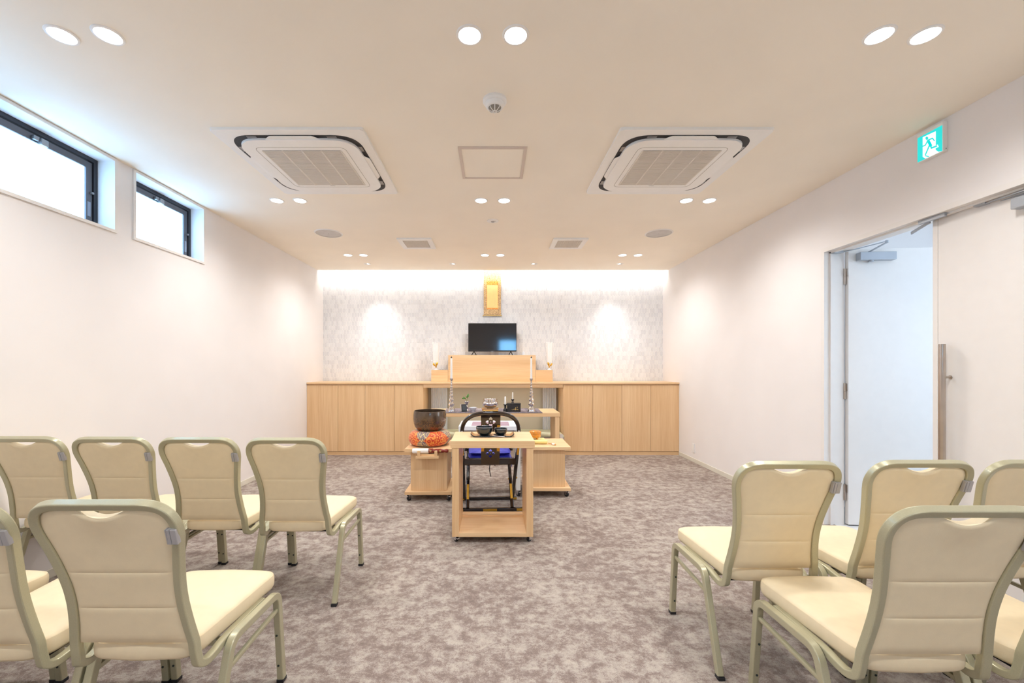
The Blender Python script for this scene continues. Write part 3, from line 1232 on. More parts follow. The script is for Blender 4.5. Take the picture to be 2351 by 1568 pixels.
def merge(dst, src):
    me_ = bpy.data.meshes.new('tmp')
    src.to_mesh(me_)
    src.free()
    dst.from_mesh(me_)
    bpy.data.meshes.remove(me_)


bm = sign_poly('doorway', [(522, 620), (522, 1165), (600, 1205), (660, 1185), (1070, 985), (985, 1005), (905, 960), (908, 450)], 'sign_white', 0.0006)
for q in limb([(770, 930), (960, 850)], 70):
    merge(bm, sign_poly('x', q, 'sign_white', 0.0006))
obj('doorway', bm, 'sign_white', t_)
bm = B()
head = [(650 + 42 * math.cos(a * PI / 8), 645 + 46 * math.sin(a * PI / 8)) for a in range(16)]
merge(bm, sign_poly('x', head, '', 0.0012))
for pts, w_ in (([(690, 715), (735, 790), (762, 840)], 86), ([(700, 690), (815, 642), (868, 705)], 32), ([(680, 705), (605, 835), (525, 872)], 30),
                ([(762, 820), (782, 912), (935, 850)], 42), ([(728, 830), (665, 975), (604, 1105)], 32), ([(608, 1130), (705, 1146)], 26)):
    for q in limb(pts, w_):
        merge(bm, sign_poly('x', q, '', 0.0012))
obj('running_figure', bm, 'sign_green', t_)
bm = B()
lathe(bm, [(0.003, 0), (0.003, -0.0015)], 10, (-0.012, -SW / 2 - 0.002, 0.012), axis='y')
obj('screw', bm, 'greymetal', t_)

# wall socket
t_ = thing('wall_socket', 'white socket plate low on the wall beside the altar cabinets', 'socket', (XR, 5.56, 0.19))
pbox('plate', t_, 'white', -0.007, 0.0, -0.036, 0.036, -0.060, 0.060, bev=0.002)
for z in (-0.028, 0.0, 0.028):
    pbox('outlet', t_, 'plastic', -0.0085, -0.006, -0.012, 0.012, z - 0.010, z + 0.010)

# ================================================================== ALTAR FURNITURE
YC = 5.99                                     # cabinet front


def cx(px):
    return (px - 1131.0) * YC / 950.0


NICHE_L, NICHE_R = cx(971.2), cx(1293.2)
CT_B, CT_T = 1.0275, 1.0527


def cabinet(label, x0, x1, edges):
    t_ = thing('altar_cabinet', label, 'cabinet', ((x0 + x1) / 2, YC, 0), group='built-in cabinets either side of the altar')
    ox = (x0 + x1) / 2
    pbox('body', t_, 'oak_z', x0 - ox + 0.001, x1 - ox - 0.001, 0.021, 0.57, 0.05, CT_B - 0.0005)
    pbox('plinth', t_, 'oak_x', x0 - ox + 0.002, x1 - ox - 0.002, 0.008, 0.56, 0.0, 0.049)
    for a, b_ in zip(edges[:-1], edges[1:]):
        pbox('door', t_, 'oak_z', a - ox + 0.002, b_ - ox - 0.002, 0.0, 0.020, 0.0535, 1.0117, bev=0.0012)
    return t_


cabinet('oak altar cabinet with four flush doors on the window side', XL, NICHE_L, [XL] + [cx(p) for p in (775.9, 838, 905)] + [NICHE_L])
cabinet('oak altar cabinet with four flush doors on the door side', NICHE_R, XR, [NICHE_R] + [cx(p) for p in (1361, 1427.8, 1494)] + [XR])

wt = thing('altar_worktop', 'long oak worktop running wall to wall over the altar cabinets', 'worktop', (0, YC, CT_B))
pbox('top', wt, 'oak_x', XL + 0.0005, XR - 0.0005, -0.012, 0.565, 0.0005, CT_T - CT_B, bev=0.002)
pbox('apron', wt, 'oak_x', NICHE_L + 0.003, NICHE_R - 0.003, 0.004, 0.024, -0.052, 0.0, bev=0.001)

# niche: back wall lining, platform, curtains
sbox('wall_niche', NICHE_L - 0.02, NICHE_R + 0.02, 6.505, 6.566, 0.0, CT_B - 0.002, m='beige')
t_ = thing('altar_platform', 'low platform with a pale green mat inside the altar niche', 'platform', (0, 6.19, 0))
pbox('base', t_, 'platform', NICHE_L + 0.004, NICHE_R - 0.004, -0.31, 0.31, 0, 0.282)
pbox('mat', t_, 'tatami', NICHE_L + 0.006, NICHE_R - 0.006, -0.312, 0.31, 0.282, 0.302, bev=0.003)
for s in (-1, 1):
    pbox('end_cap', t_, 'white', s * 0.968 - 0.02, s * 0.968 + 0.02, -0.37, -0.316, 0.0, 0.325)
for x0, x1, w_ in ((-0.95, -0.70, 'window'), (0.775, 0.985, 'door')):
    t_ = thing('pleated_curtain', 'white pleated panel curtain in the altar niche on the %s side' % w_, 'curtain', ((x0 + x1) / 2, 6.43, 0.303))
    bm = B()
    hw = (x1 - x0) / 2
    n = 16
    zc = 0.655
    rows = []
    for z in (0.0, zc):
        rows.append([bm.verts.new((-hw + 2 * hw * i / n, 0.018 if i % 2 else -0.012, z)) for i in range(n + 1)])
    rows2 = []
    for z in (0.0, zc):
        rows2.append([bm.verts.new((-hw + 2 * hw * i / n, 0.022 if i % 2 else -0.008, z)) for i in range(n + 1)])
    for i in range(n):
        bm.faces.new((rows[0][i], rows[0][i + 1], rows[1][i + 1], rows[1][i]))
        bm.faces.new((rows2[0][i + 1], rows2[0][i], rows2[1][i], rows2[1][i + 1]))
    obj('pleats', bm, 'curtain', t_)
    pbox('head_rail', t_, 'white', -hw - 0.012, hw + 0.012, -0.022, 0.03, zc, zc + 0.028, bev=0.002)

t_ = thing('niche_fill_light', 'added strip light hidden under the worktop to brighten the altar niche', 'strip light', (0, 6.06, CT_B))  # hidden strip, added to bring the niche up to brightness
pbox('housing', t_, 'plastic', -0.90, 0.90, -0.02, 0.02, -0.016, -0.0005)
pbox('diffuser', t_, 'niche_fill_glow', -0.89, 0.89, -0.014, 0.014, -0.019, -0.016)
pbox('switch', t_, 'black', 0.93, 0.97, -0.015, 0.015, -0.022, -0.0005, bev=0.003)

# stepped shelf blocks on the worktop
YS = 6.20


def sxp(px):
    return (px - 1131.0) * YS / 950.0


t_ = thing('altar_step', 'tall wide oak block in the middle of the altar worktop, under the television', 'block', (0, YS, CT_T))
x0, x1 = sxp(1029), sxp(1229.8)
zt = 1.4537 - CT_T
pbox('front', t_, 'oak_x', x0, x1, 0.0, 0.018, 0, zt, bev=0.001)
pbox('side', t_, 'oak_z', x0, x0 + 0.018, 0.0185, 0.335, 0, zt - 0.001)
pbox('side', t_, 'oak_z', x1 - 0.018, x1, 0.0185, 0.335, 0, zt - 0.001)
pbox('top', t_, 'oak_x', x0 + 0.0185, x1 - 0.0185, 0.0185, 0.335, zt - 0.019, zt - 0.001)
for a, b_, w_ in ((sxp(990.2), x0 - 0.003, 'window'), (x1 + 0.003, sxp(1268.9), 'door')):
    t_ = thing('altar_step', 'low oak block beside the tall altar block on the %s side' % w_, 'block', ((a + b_) / 2, YS, CT_T), group='low oak altar blocks')
    h = (b_ - a) / 2
    zt2 = 1.229 - CT_T
    pbox('front', t_, 'oak_x', -h, h, 0.0, 0.018, 0, zt2, bev=0.001)
    pbox('side', t_, 'oak_z', -h, -h + 0.018, 0.0185, 0.30, 0, zt2 - 0.001)
    pbox('side', t_, 'oak_z', h - 0.018, h, 0.0185, 0.30, 0, zt2 - 0.001)
    pbox('top', t_, 'oak_x', -h + 0.0185, h - 0.0185, 0.0185, 0.30, zt2 - 0.019, zt2 - 0.001)

# television
TVY = 6.36
tv = thing('television', 'black flat screen television on the tall oak altar block', 'television', (-0.003, TVY, 1.4537))
tw_, tz0, tz1 = 0.371, 0.060, 0.494
pbox('case', tv, 'tv_case', -tw_, tw_, 0.0, 0.045, tz0, tz1, bev=0.004)
pbox('screen', tv, 'tv_screen', -tw_ + 0.005, tw_ - 0.005, -0.0015, 0.002, tz0 + 0.018, tz1 - 0.005)
pbox('lower_bezel', tv, 'tv_case', -tw_, tw_, -0.004, 0.002, tz0, tz0 + 0.016, bev=0.001)
pbox('receiver', tv, 'greymetal', -0.016, 0.016, -0.005, 0.01, tz0 - 0.008, tz0 + 0.004, bev=0.001)
for s in (-1, 1):
    bm = B()
    for yy in (-0.06, 0.085):
        sweep(bm, [(s * 0.283, 0.012, tz0 + 0.004), (s * 0.283 + (0.032 if yy > 0 else -0.032), yy, 0.005)], 0.012, 0.012)
    obj('foot', bm, 'tv_case', tv)

# hanging scroll
SY = 6.538
sc_ = thing('hanging_scroll', 'gold brocade hanging scroll with a blank gold centre above the television', 'hanging scroll', (0, SY, 2.09))
zb, ztp = 0.0, 0.86


def kx(px):
    return (px - 1131.0) * SY / 950.0


def kz(py):
    return EYE + (841.0 - py) * SY / 950.0 - 2.09


pbox('mount', sc_, 'scroll_mount', kx(1110.5), kx(1150), 0.002, 0.005, kz(722.5), ztp)
pbox('inner_border', sc_, 'scroll_border', kx(1117), kx(1144), -0.0005, 0.002, kz(710), kz(646))
pbox('centre_panel', sc_, 'goldpaper', kx(1118.2), kx(1143), -0.0018, -0.0005, kz(707), kz(654.5))
for px in (1124, 1136.6):
    pbox('ribbon', sc_, 'scroll_mount', kx(px) - 0.006, kx(px) + 0.006, -0.002, 0.002, kz(644), ztp)
bm = B()
lathe(bm, [(0.007, kx(1108.6)), (0.009, kx(1109)), (0.009, kx(1110.4)), (0.007, kx(1110.6)), (0.007, kx(1150)), (0.009, kx(1150.2)), (0.009, kx(1151.4)), (0.007, kx(1152))], 14, (0, 0.004, kz(724.5)), axis='x')
obj('roller', bm, 'goldflat', sc_, smooth=40)
bm = B()
sweep(bm, [(-0.11, 0.004, ztp - 0.002), (0, 0.004, ztp + 0.09), (0.11, 0.004, ztp - 0.002)], 0.003, 0.003)
obj('cord', bm, 'tan', sc_)

# crystal lamps with a gold leaf
def crystal(x, label, s):
    t_ = thing('crystal_lamp', label, 'ornament', (x, 6.34, 1.2285), group='crystal ornaments on the low oak blocks')
    bm = B()
    lathe(bm, [(0.036, 0), (0.036, 0.008), (0.022, 0.016), (0.010, 0.026), (0.008, 0.040)], 20)
    obj('base', bm, 'porcelain', t_, smooth=40)
    bm = B()
    lathe(bm, [(0.008, 0.038), (0.013, 0.046), (0.013, 0.052), (0.007, 0.058)], 16)
    obj('collar', bm, 'gold', t_, smooth=40)
    bm = B()
    prof = []
    nseg = 36
    rings = []
    nz_ = 22
    for j in range(nz_ + 1):
        z = 0.110 + 0.31 * j / nz_
        r0 = 0.040 + 0.012 * j / nz_
        ring = []
        for i in range(nseg):
            a = 2 * PI * i / nseg
            r = r0 * (1 + 0.07 * math.cos(9 * a + (j % 2) * 1.2) + 0.05 * random.uniform(-1, 1))
            ring.append(bm.verts.new((r * math.cos(a), r * math.sin(a), z + (0.008 * random.uniform(-1, 1) if j in (0, nz_) else 0))))
        rings.append(ring)
    for a, b_ in zip(rings[:-1], rings[1:]):
        for i in range(nseg):
            k = (i + 1) % nseg
            bm.faces.new((a[i], a[k], b_[k], b_[i]))
    bm.faces.new(list(reversed(rings[0])))
    bm.faces.new(rings[-1])
    obj('crystal_column', bm, 'frost', t_, smooth=60)
    # stem and two leaves
    bm = B()
    sweep(bm, [(0, 0, 0.05), (0, 0, 0.115)], 0.008, 0.008, r=0.003)
    obj('stem', bm, 'gold', t_)
    for sd, h, lean in ((s, 0.075, 0.5), (-s, 0.055, 0.9)):
        bm = B()
        L = []
        nn = 8
        for i in range(nn + 1):
            q = i / nn
            wv = 0.016 * math.sin(PI * min(1, q * 1.02)) ** 0.8 + 0.0005
            c = Vector((sd * (0.008 + lean * 0.035 * q), -0.030 - 0.012 * math.sin(PI * q), 0.055 + h * q))
            L.append((bm.verts.new(c + Vector((-wv, 0.002, 0))), bm.verts.new(c + Vector((0, -0.006 * math.sin(PI * q), 0))), bm.verts.new(c + Vector((wv, 0.002, 0))), bm.verts.new(c + Vector((0, 0.006, 0)))))
        for p, q in zip(L[:-1], L[1:]):
            for i in range(4):
                k = (i + 1) % 4
                bm.faces.new((p[i], p[k], q[k], q[i]))
        bmesh.ops.recalc_face_normals(bm, faces=bm.faces[:])
        obj('gold_leaf', bm, 'gold', t_, smooth=70)
    return t_


crystal(-0.868, 'frosted crystal column with gold leaves on the low oak block, window side', 1)
crystal(0.868, 'frosted crystal column with gold leaves on the low oak block, door side', -1)

# altar table
TY0, TY1, TZ = 5.40, 5.965, 0.678
at_ = thing('altar_table', 'wide oak altar table standing in front of the niche', 'table', (0, TY0, 0))
TD = TY1 - TY0
pbox('table_top', at_, 'oak_x', -0.881, 0.881, 0, TD, TZ - 0.050, TZ, bev=0.0015)
pbox('leg_panel', at_, 'oak_z', -0.874, -0.818, 0.012, TD - 0.105, 0, TZ - 0.0505, bev=0.0015)
pbox('leg_panel', at_, 'oak_z', 0.818, 0.874, 0.012, TD - 0.105, 0, TZ - 0.0505, bev=0.0015)
bm = B()
box(bm, -0.655, 0.652, TY0 + 0.005, TY1 - 0.006, TZ + 0.0003, TZ + 0.003)
box(bm, -0.655, 0.652, TY0 - 0.0025, TY0 - 0.0005, TZ - 0.004, TZ + 0.003)
box(bm, -0.655, 0.652, TY0 - 0.0025, TY0 + 0.0055, TZ + 0.0006, TZ + 0.0032)
tag(obj('table_runner', bm, 'purple'), 'purple grey striped runner laid along the altar table', 'cloth')
TT = TZ + 0.0034

# candlesticks
def candlestick(x, y, w_):
    t_ = thing('candlestick', 'tall beaded silver candlestick on the altar table, %s side' % w_, 'candlestick', (x, y, TT), group='tall silver candlesticks')
    bm = B()
    lathe(bm, [(0.050, 0), (0.052, 0.006), (0.046, 0.020), (0.046, 0.034), (0.036, 0.046), (0.026, 0.066), (0.022, 0.072)], 28)
    obj('foot', bm, 'chrome', t_, smooth=35)
    bm = B()
    prof = [(0.022, 0.072)]
    z = 0.072
    for r, h in ((0.042, 0.062), (0.036, 0.055), (0.030, 0.048), (0.026, 0.042), (0.0205, 0.034), (0.0165, 0.028), (0.0155, 0.022), (0.0135, 0.020), (0.0125, 0.018)):
        nk = max(0.009, r * 0.6)
        prof += [(nk, z + h * 0.06), (r * 0.72, z + h * 0.18), (r * 0.97, z + h * 0.46), (r, z + h * 0.56), (r * 0.70, z + h * 0.80), (nk, z + h * 0.96)]
        z += h
    prof.append((0.007, z + 0.003))
    lathe(bm, prof, 28)
    obj('stem', bm, 'chrome', t_, smooth=35)
    bm = B()
    z2 = z
    lathe(bm, [(0.007, z2), (0.014, z2 + 0.012), (0.019, z2 + 0.026), (0.027, z2 + 0.038), (0.0275, z2 + 0.041), (0.018, z2 + 0.040), (0.0165, z2 + 0.030), (0.0, z2 + 0.029)], 28, cap=False)
    obj('cup', bm, 'chrome', t_, smooth=35)
    top = TT + z2 + 0.0295
    c_ = thing('altar_candle', 'tall white taper candle on the silver candlestick, %s side' % w_, 'candle', (x, y, top), group='tall white altar candles')
    bm = B()
    lathe(bm, [(0.0155, 0), (0.0135, 0.08), (0.0125, 0.275), (0.010, 0.284), (0.0, 0.286)], 20, cap=False)
    obj('wax', bm, 'candle', c_, smooth=40)
    bm = B()
    lathe(bm, [(0.009, 0.283), (0.0085, 0.292), (0.0, 0.311)], 10, cap=False)
    obj('wick', bm, 'black', c_, smooth=40)


candlestick(-0.548, 5.50, 'window')
candlestick(0.514, 5.50, 'door')


def tx_(px, y):
    return (px - 1131.0) * y / 950.0


# thermometer clock
y = 5.50
t_ = thing('desk_clock', 'small black framed digital clock on the altar table', 'clock', (tx_(1065.5, y), y, TT), rz=math.radians(24))
r_ = Matrix.Rotation(math.radians(-10), 3, 'X')
pbox('case', t_, 'white', -0.0365, 0.0365, 0.006, 0.046, 0.004, 0.097, bev=0.003, rot=r_)
pbox('bezel', t_, 'box_black', -0.037, 0.037, -0.006, 0.007, 0.002, 0.100, bev=0.002, rot=r_)
pbox('display', t_, 'screen_lcd', -0.026, 0.026, -0.0075, -0.004, 0.026, 0.088, rot=r_)
pbox('label_strip', t_, 'porcelain', -0.020, 0.020, -0.0075, -0.004, 0.010, 0.016, rot=r_)

# silver bud vase with a sprig
y = 5.62
t_ = thing('bud_vase', 'small silver flared vase beside the clock on the altar table', 'vase', (tx_(1071.5, y), y, TT))
bm = B()
lathe(bm, [(0.030, 0), (0.031, 0.005), (0.018, 0.014), (0.012, 0.024), (0.020, 0.040), (0.024, 0.054), (0.016, 0.070), (0.011, 0.080), (0.020, 0.096), (0.026, 0.112), (0.044, 0.126),
           (0.043, 0.128), (0.022, 0.114), (0.010, 0.090), (0.0, 0.088)], 24, cap=False)
obj('body', bm, 'chrome', t_, smooth=35)
sp = thing('green_sprig', 'short green leafy sprig standing in the silver vase', 'plant', (tx_(1071.5, y), y, TT + 0.0885))
bm = B()
sweep(bm, catmull([(0, 0, 0), (0.002, 0, 0.05), (0.010, 0.0, 0.10)], 4), 0.004, 0.004, r=0.0015)
sweep(bm, catmull([(0.002, 0, 0.05), (-0.014, -0.004, 0.075), (-0.034, -0.006, 0.094)], 4), 0.003, 0.003, r=0.001)
obj('stem', bm, 'leaf', sp)
for (ax, az), (dx, dz), ln, wd in (((0.010, 0.088), (0.25, 1.0), 0.062, 0.013), ((-0.006, 0.066), (-0.75, 0.66), 0.060, 0.009), ((-0.024, 0.086), (-0.95, -0.2), 0.042, 0.010), ((0.006, 0.085), (-0.35, 0.9), 0.036, 0.007)):
    bm = B()
    d = Vector((dx, 0, dz)).normalized()
    s_ = Vector((d.z, 0, -d.x))
    L = []
    for i in range(7):
        q = i / 6
        w_ = wd * math.sin(PI * q) ** 0.75 + 0.0004
        c = Vector((ax, -0.004, az)) + d * ln * q + Vector((0, -0.010 * math.sin(PI * q), 0))
        L.append([bm.verts.new(c - s_ * w_), bm.verts.new(c + Vector((0, -0.0025, 0))), bm.verts.new(c + s_ * w_), bm.verts.new(c + Vector((0, 0.001, 0)))])
    for p, q in zip(L[:-1], L[1:]):
        for i in range(4):
            k = (i + 1) % 4
            bm.faces.new((p[i], p[k], q[k], q[i]))
    bmesh.ops.recalc_face_normals(bm, faces=bm.faces[:])
    obj('leaf', bm, 'leaf', sp, smooth=60)

# white porcelain bowl
y = 5.56
bm = B()
lathe(bm, [(0.020, 0), (0.020, 0.010), (0.034, 0.022), (0.050, 0.048), (0.054, 0.056), (0.051, 0.055), (0.032, 0.026), (0.0, 0.018)], 28)
tag(obj('porcelain_bowl', bm, 'porcelain', smooth=40, loc=(tx_(1086, y), y, TT)), 'small white porcelain bowl beside the silver vase', 'bowl')

# silver incense burner on a wooden stand
y = 5.60
xb = tx_(1125.5, y)
t_ = thing('burner_stand', 'pale wooden stand under the silver incense burner', 'stand', (xb, y, TT))
pbox('plate', t_, 'tan', -0.112, 0.112, -0.09, 0.09, 0.026, 0.040, bev=0.002)
for sx_ in (-1, 1):
    pbox('runner', t_, 'tan', sx_ * 0.095 - 0.012, sx_ * 0.095 + 0.012, -0.085, 0.085, 0, 0.0258)
t_ = thing('incense_burner', 'wide polished silver incense burner bowl in the middle of the altar table', 'incense burner', (xb, y, TT + 0.0402))
bm = B()
lathe(bm, [(0.04, 0.012), (0.075, 0.018), (0.102, 0.040), (0.110, 0.064), (0.104, 0.084), (0.092, 0.094), (0.092, 0.112), (0.104, 0.118), (0.104, 0.122), (0.094, 0.124), (0.088, 0.112), (0.086, 0.080), (0.0, 0.078)], 36)
obj('bowl', bm, 'chrome', t_, smooth=35)
for k in range(3):
    a = k * 2 * PI / 3 + PI / 2
    bm = B()
    lathe(bm, [(0.010, 0.0), (0.008, 0.010), (0.014, 0.022)], 12, (0.06 * math.cos(a), 0.06 * math.sin(a), 0))
    obj('foot', bm, 'chrome', t_, smooth=40)

# two small candle stands
for px, y, base, zc_, wax, lab, stand_lab in ((1160, 5.50, 0.036, 0.100, 0.108, 'stout white candle on a black stand beside the black box', 'short black candle stand beside the black box, holding a stout candle'),
                                   (1177, 5.74, 0.028, 0.150, 0.100, 'thin white candle on a dark stand behind the black box', 'slender dark candle stand behind the black box, holding a thin candle')):
    t_ = thing('candle_stand', stand_lab, 'candle stand', (tx_(px, y), y, TT))
    bm = B()
    lathe(bm, [(base, 0), (base, 0.008), (base * 0.75, 0.018), (base * 0.85, 0.030), (base * 0.5, 0.042), (0.012, 0.055), (0.016, zc_ * 0.72), (0.010, zc_ * 0.8), (0.020, zc_ - 0.012), (0.026, zc_), (0.013, zc_ - 0.002), (0.0, zc_ - 0.004)], 22)
    obj('body', bm, 'box_black', t_, smooth=40)
    c_ = thing('small_candle', lab, 'candle', (tx_(px, y), y, TT + zc_ - 0.0035))
    rr = 0.0115 if px == 1160 else 0.0075
    bm = B()
    lathe(bm, [(rr, 0), (rr, wax - 0.012), (rr * 0.6, wax - 0.003), (0, wax)], 16, cap=False)
    obj('wax', bm, 'candle', c_, smooth=40)
    bm = B()
    lathe(bm, [(0.0014, wax - 0.002), (0.0012, wax + 0.008)], 8)
    obj('wick', bm, 'black', c_)

# black lacquer box with gold blossoms
y = 5.475
t_ = thing('incense_box', 'black lacquer box with gold flower decoration on the altar table', 'box', (tx_(1179.8, y), y, TT))
pbox('body', t_, 'box_black', -0.090, 0.090, 0.0, 0.11, 0, 0.098, bev=0.003)
pbox('lid', t_, 'box_black', -0.092, 0.092, -0.002, 0.112, 0.0985, 0.116, bev=0.003)
for (fx, fz, r) in ((0.022, 0.036, 0.014), (0.046, 0.034, 0.009), (0.0, 0.036, 0.009), (0.024, 0.056, 0.008), (0.046, 0.064, 0.008), (-0.018, 0.032, 0.006), (-0.034, 0.034, 0.004), (0.062, 0.030, 0.004)):
    bm = B()
    pts = [(fx + r * (0.72 + 0.28 * math.cos(5 * a)) * math.cos(a), fz + r * (0.72 + 0.28 * math.cos(5 * a)) * math.sin(a)) for a in [i * 2 * PI / 20 for i in range(20)]]
    prism(bm, pts, 0.0, 0.0012, f=lambda x, yy, z: (x, -z - 0.0002, yy))
    obj('gold_blossom', bm, 'goldflat', t_)

# ------------------------------------------------------------------ casters
def caster(parent, x, y, ztop, rot=0.0):
    """swivel caster: plate, fork and rubber wheel, touching the floor"""
    r = (ztop - 0.006) * 0.44
    bm = B()
    box(bm, x - 0.017, x + 0.017, y - 0.017, y + 0.017, ztop - 0.004, ztop - 0.0004)
    c, s = math.cos(rot), math.sin(rot)
    for k in (-1, 1):
        b2 = B()
        box(b2, k * 0.0125 - 0.0015, k * 0.0125 + 0.0015, -0.014, 0.012, r * 0.75, ztop - 0.006)
        bmesh.ops.rotate(b2, verts=b2.verts[:], cent=(0, 0, 0), matrix=Matrix.Rotation(rot, 3, 'Z'))
        bmesh.ops.translate(b2, verts=b2.verts[:], vec=(x, y, 0))
        merge(bm, b2)
    b2 = B()
    box(b2, -0.014, 0.014, -0.014, 0.016, ztop - 0.010, ztop - 0.004, bev=0.002)
    box(b2, -0.010, 0.010, -0.034, -0.012, ztop - 0.022, ztop - 0.016, bev=0.001)
    bmesh.ops.rotate(b2, verts=b2.verts[:], cent=(0, 0, 0), matrix=Matrix.Rotation(rot, 3, 'Z'))
    bmesh.ops.translate(b2, verts=b2.verts[:], vec=(x, y, 0))
    merge(bm, b2)
    cst = obj('caster', bm, 'chrome', parent)
    bm = B()
    lathe(bm, [(r * 0.5, -0.011), (r * 0.92, -0.010), (r, -0.006), (r, 0.006), (r * 0.92, 0.010), (r * 0.5, 0.011)], 24, axis='x')
    bmesh.ops.rotate(bm, verts=bm.verts[:], cent=(0, 0, 0), matrix=Matrix.Rotation(rot, 3, 'Z'))
    bmesh.ops.translate(bm, verts=bm.verts[:], vec=(x, y, r))
    obj('wheel', bm, 'black', cst, smooth=40)


# ------------------------------------------------------------------ front offering table on casters
t_ = thing('offering_table', 'oak offering table on casters nearest the chairs', 'table', (0, 3.0, 0))
pbox('table_top', t_, 'oak_x', -0.306, 0.306, 0, 0.432, 0.693, 0.744, bev=0.0015)
pbox('leg_panel', t_, 'oak_z', -0.295, -0.246, 0.005, 0.427, 0.047, 0.6925, bev=0.001)
pbox('leg_panel', t_, 'oak_z', 0.246, 0.295, 0.005, 0.427, 0.047, 0.6925, bev=0.001)
pbox('bottom_shelf', t_, 'oak_x', -0.2455, 0.2455, 0.005, 0.339, 0.047, 0.074, bev=0.0005)
pbox('back_rail', t_, 'oak_x', -0.2455, 0.2455, 0.3395, 0.420, 0.047, 0.086, bev=0.0005)
for x, y, a in ((-0.268, 0.045, 0.6), (0.268, 0.045, 2.4), (-0.268, 0.39, 0.3), (0.268, 0.39, -0.4)):
    caster(t_, x, y, 0.047, a)

# ------------------------------------------------------------------ side carts
def cart(label, x0, x1, y0, d, zt, door_line):
    xc, hw = (x0 + x1) / 2, (x1 - x0) / 2
    t_ = thing('side_cart', label, 'cart', (xc, y0, 0), group='oak side carts on casters')
    pbox('top_board', t_, 'oak_x', -hw, hw, 0, d, zt - 0.029, zt, bev=0.001)
    bi = hw - 0.050
    be = bi - 0.03 if door_line else bi
    pbox('body', t_, 'oak_z', -bi, be, 0.045, d - 0.03, 0.0935, zt - 0.0295, bev=0.001)
    if door_line:
        pbox('door', t_, 'oak_z', bi - 0.0295, bi, 0.045, d - 0.03, 0.0965, zt - 0.032, bev=0.001)
    pbox('base_board', t_, 'oak_x', -hw, hw, 0, d, 0.064, 0.093, bev=0.001)
    for sx_ in (-1, 1):
        for yy in (0.04, d - 0.04):
            caster(t_, sx_ * (hw - 0.035), yy, 0.064, 0.5 * sx_ + yy)
    return t_


bell_cart = cart('oak cart on casters carrying the large bronze bell', -0.837, -0.390, 3.93, 0.49, 0.500, True)
cart('oak cart on casters carrying the round wooden drum', 0.319, 0.766, 4.05, 0.49, 0.495, False)

# bell cushion
BX, BY = -0.634, 4.165
t_ = thing('bell_cushion', 'round orange and purple brocade cushion under the bronze bell', 'cushion', (BX, BY, 0.5005))
bm = B()
prof = [(0.0, 0.0), (0.10, 0.0), (0.15, 0.002), (0.186, 0.018), (0.206, 0.046), (0.210, 0.078), (0.200, 0.110), (0.176, 0.136), (0.148, 0.147), (0.124, 0.146), (0.104, 0.134), (0.0, 0.128)]
lathe(bm, prof, 48, cap=False)
obj('brocade_ring', bm, 'brocade', t_, smooth=60)
# bell
t_ = thing('bronze_bell', 'large dark bronze bowl bell on the brocade cushion', 'bell', (BX + 0.002, BY, 0.5005 + 0.129))
bm = B()
lathe(bm, [(0.0, 0.0), (0.06, 0.0), (0.095, 0.008), (0.126, 0.026), (0.148, 0.054), (0.160, 0.088), (0.1655, 0.130), (0.1640, 0.170), (0.1600, 0.205), (0.158, 0.2115), (0.1535, 0.2115), (0.1535, 0.200), (0.158, 0.150),
           (0.154, 0.095), (0.135, 0.05), (0.09, 0.022), (0.0, 0.014)], 56, cap=False)
obj('bowl', bm, 'bronze', t_, smooth=50)

# striker on its holder
h_ = thing('striker_holder', 'small oak bracket holding the bell striker on the cart', 'holder', (-0.611, 3.926, 0.0))
pbox('rail', h_, 'oak_x', -0.108, 0.108, -0.070, -0.038, 0.425, 0.447, bev=0.001)
for x in (-0.080, 0.080):
    pbox('prong', h_, 'oak_z', x - 0.013, x + 0.013, -0.066, -0.044, 0.4473, 0.494, bev=0.001)
pbox('mounting_bar', h_, 'oak_x', -0.09, 0.09, -0.0375, 0.0445, 0.440, 0.462, bev=0.001)
st = thing('bell_striker', 'bell striker with white padded head and carved red handle', 'striker', (-0.758, 3.9055, 0.4878), rz=math.radians(0))
bm = B()
lathe(bm, [(0.0, 0), (0.020, 0.002), (0.024, 0.008), (0.0245, 0.148), (0.022, 0.154)], 24, axis='x')
hd = obj('padded_head', bm, 'whitepad', st, smooth=40)
bm = B()
lathe(bm, [(0.021, 0.154), (0.0225, 0.158), (0.0225, 0.192), (0.017, 0.198), (0.014, 0.206), (0.018, 0.222), (0.0195, 0.26), (0.0175, 0.292), (0.013, 0.300), (0.013, 0.308), (0.0185, 0.318), (0.0185, 0.332), (0.011, 0.340), (0.0, 0.342)], 24, axis='x', cap=False)
obj('handle', bm, 'red', st, smooth=40)
bm = B()
for x in (0.175, 0.265):
    for k in range(5):
        a = k * 2 * PI / 5 + 0.4
        lathe(bm, [(0.0045, 0.0), (0.003, -0.001)], 8, (x + 0.006 * math.cos(a), -0.0215 if x < 0.2 else -0.0190, 0.006 * math.sin(a) + 0.004), axis='y')
obj('inlay', bm, 'goldflat', st)

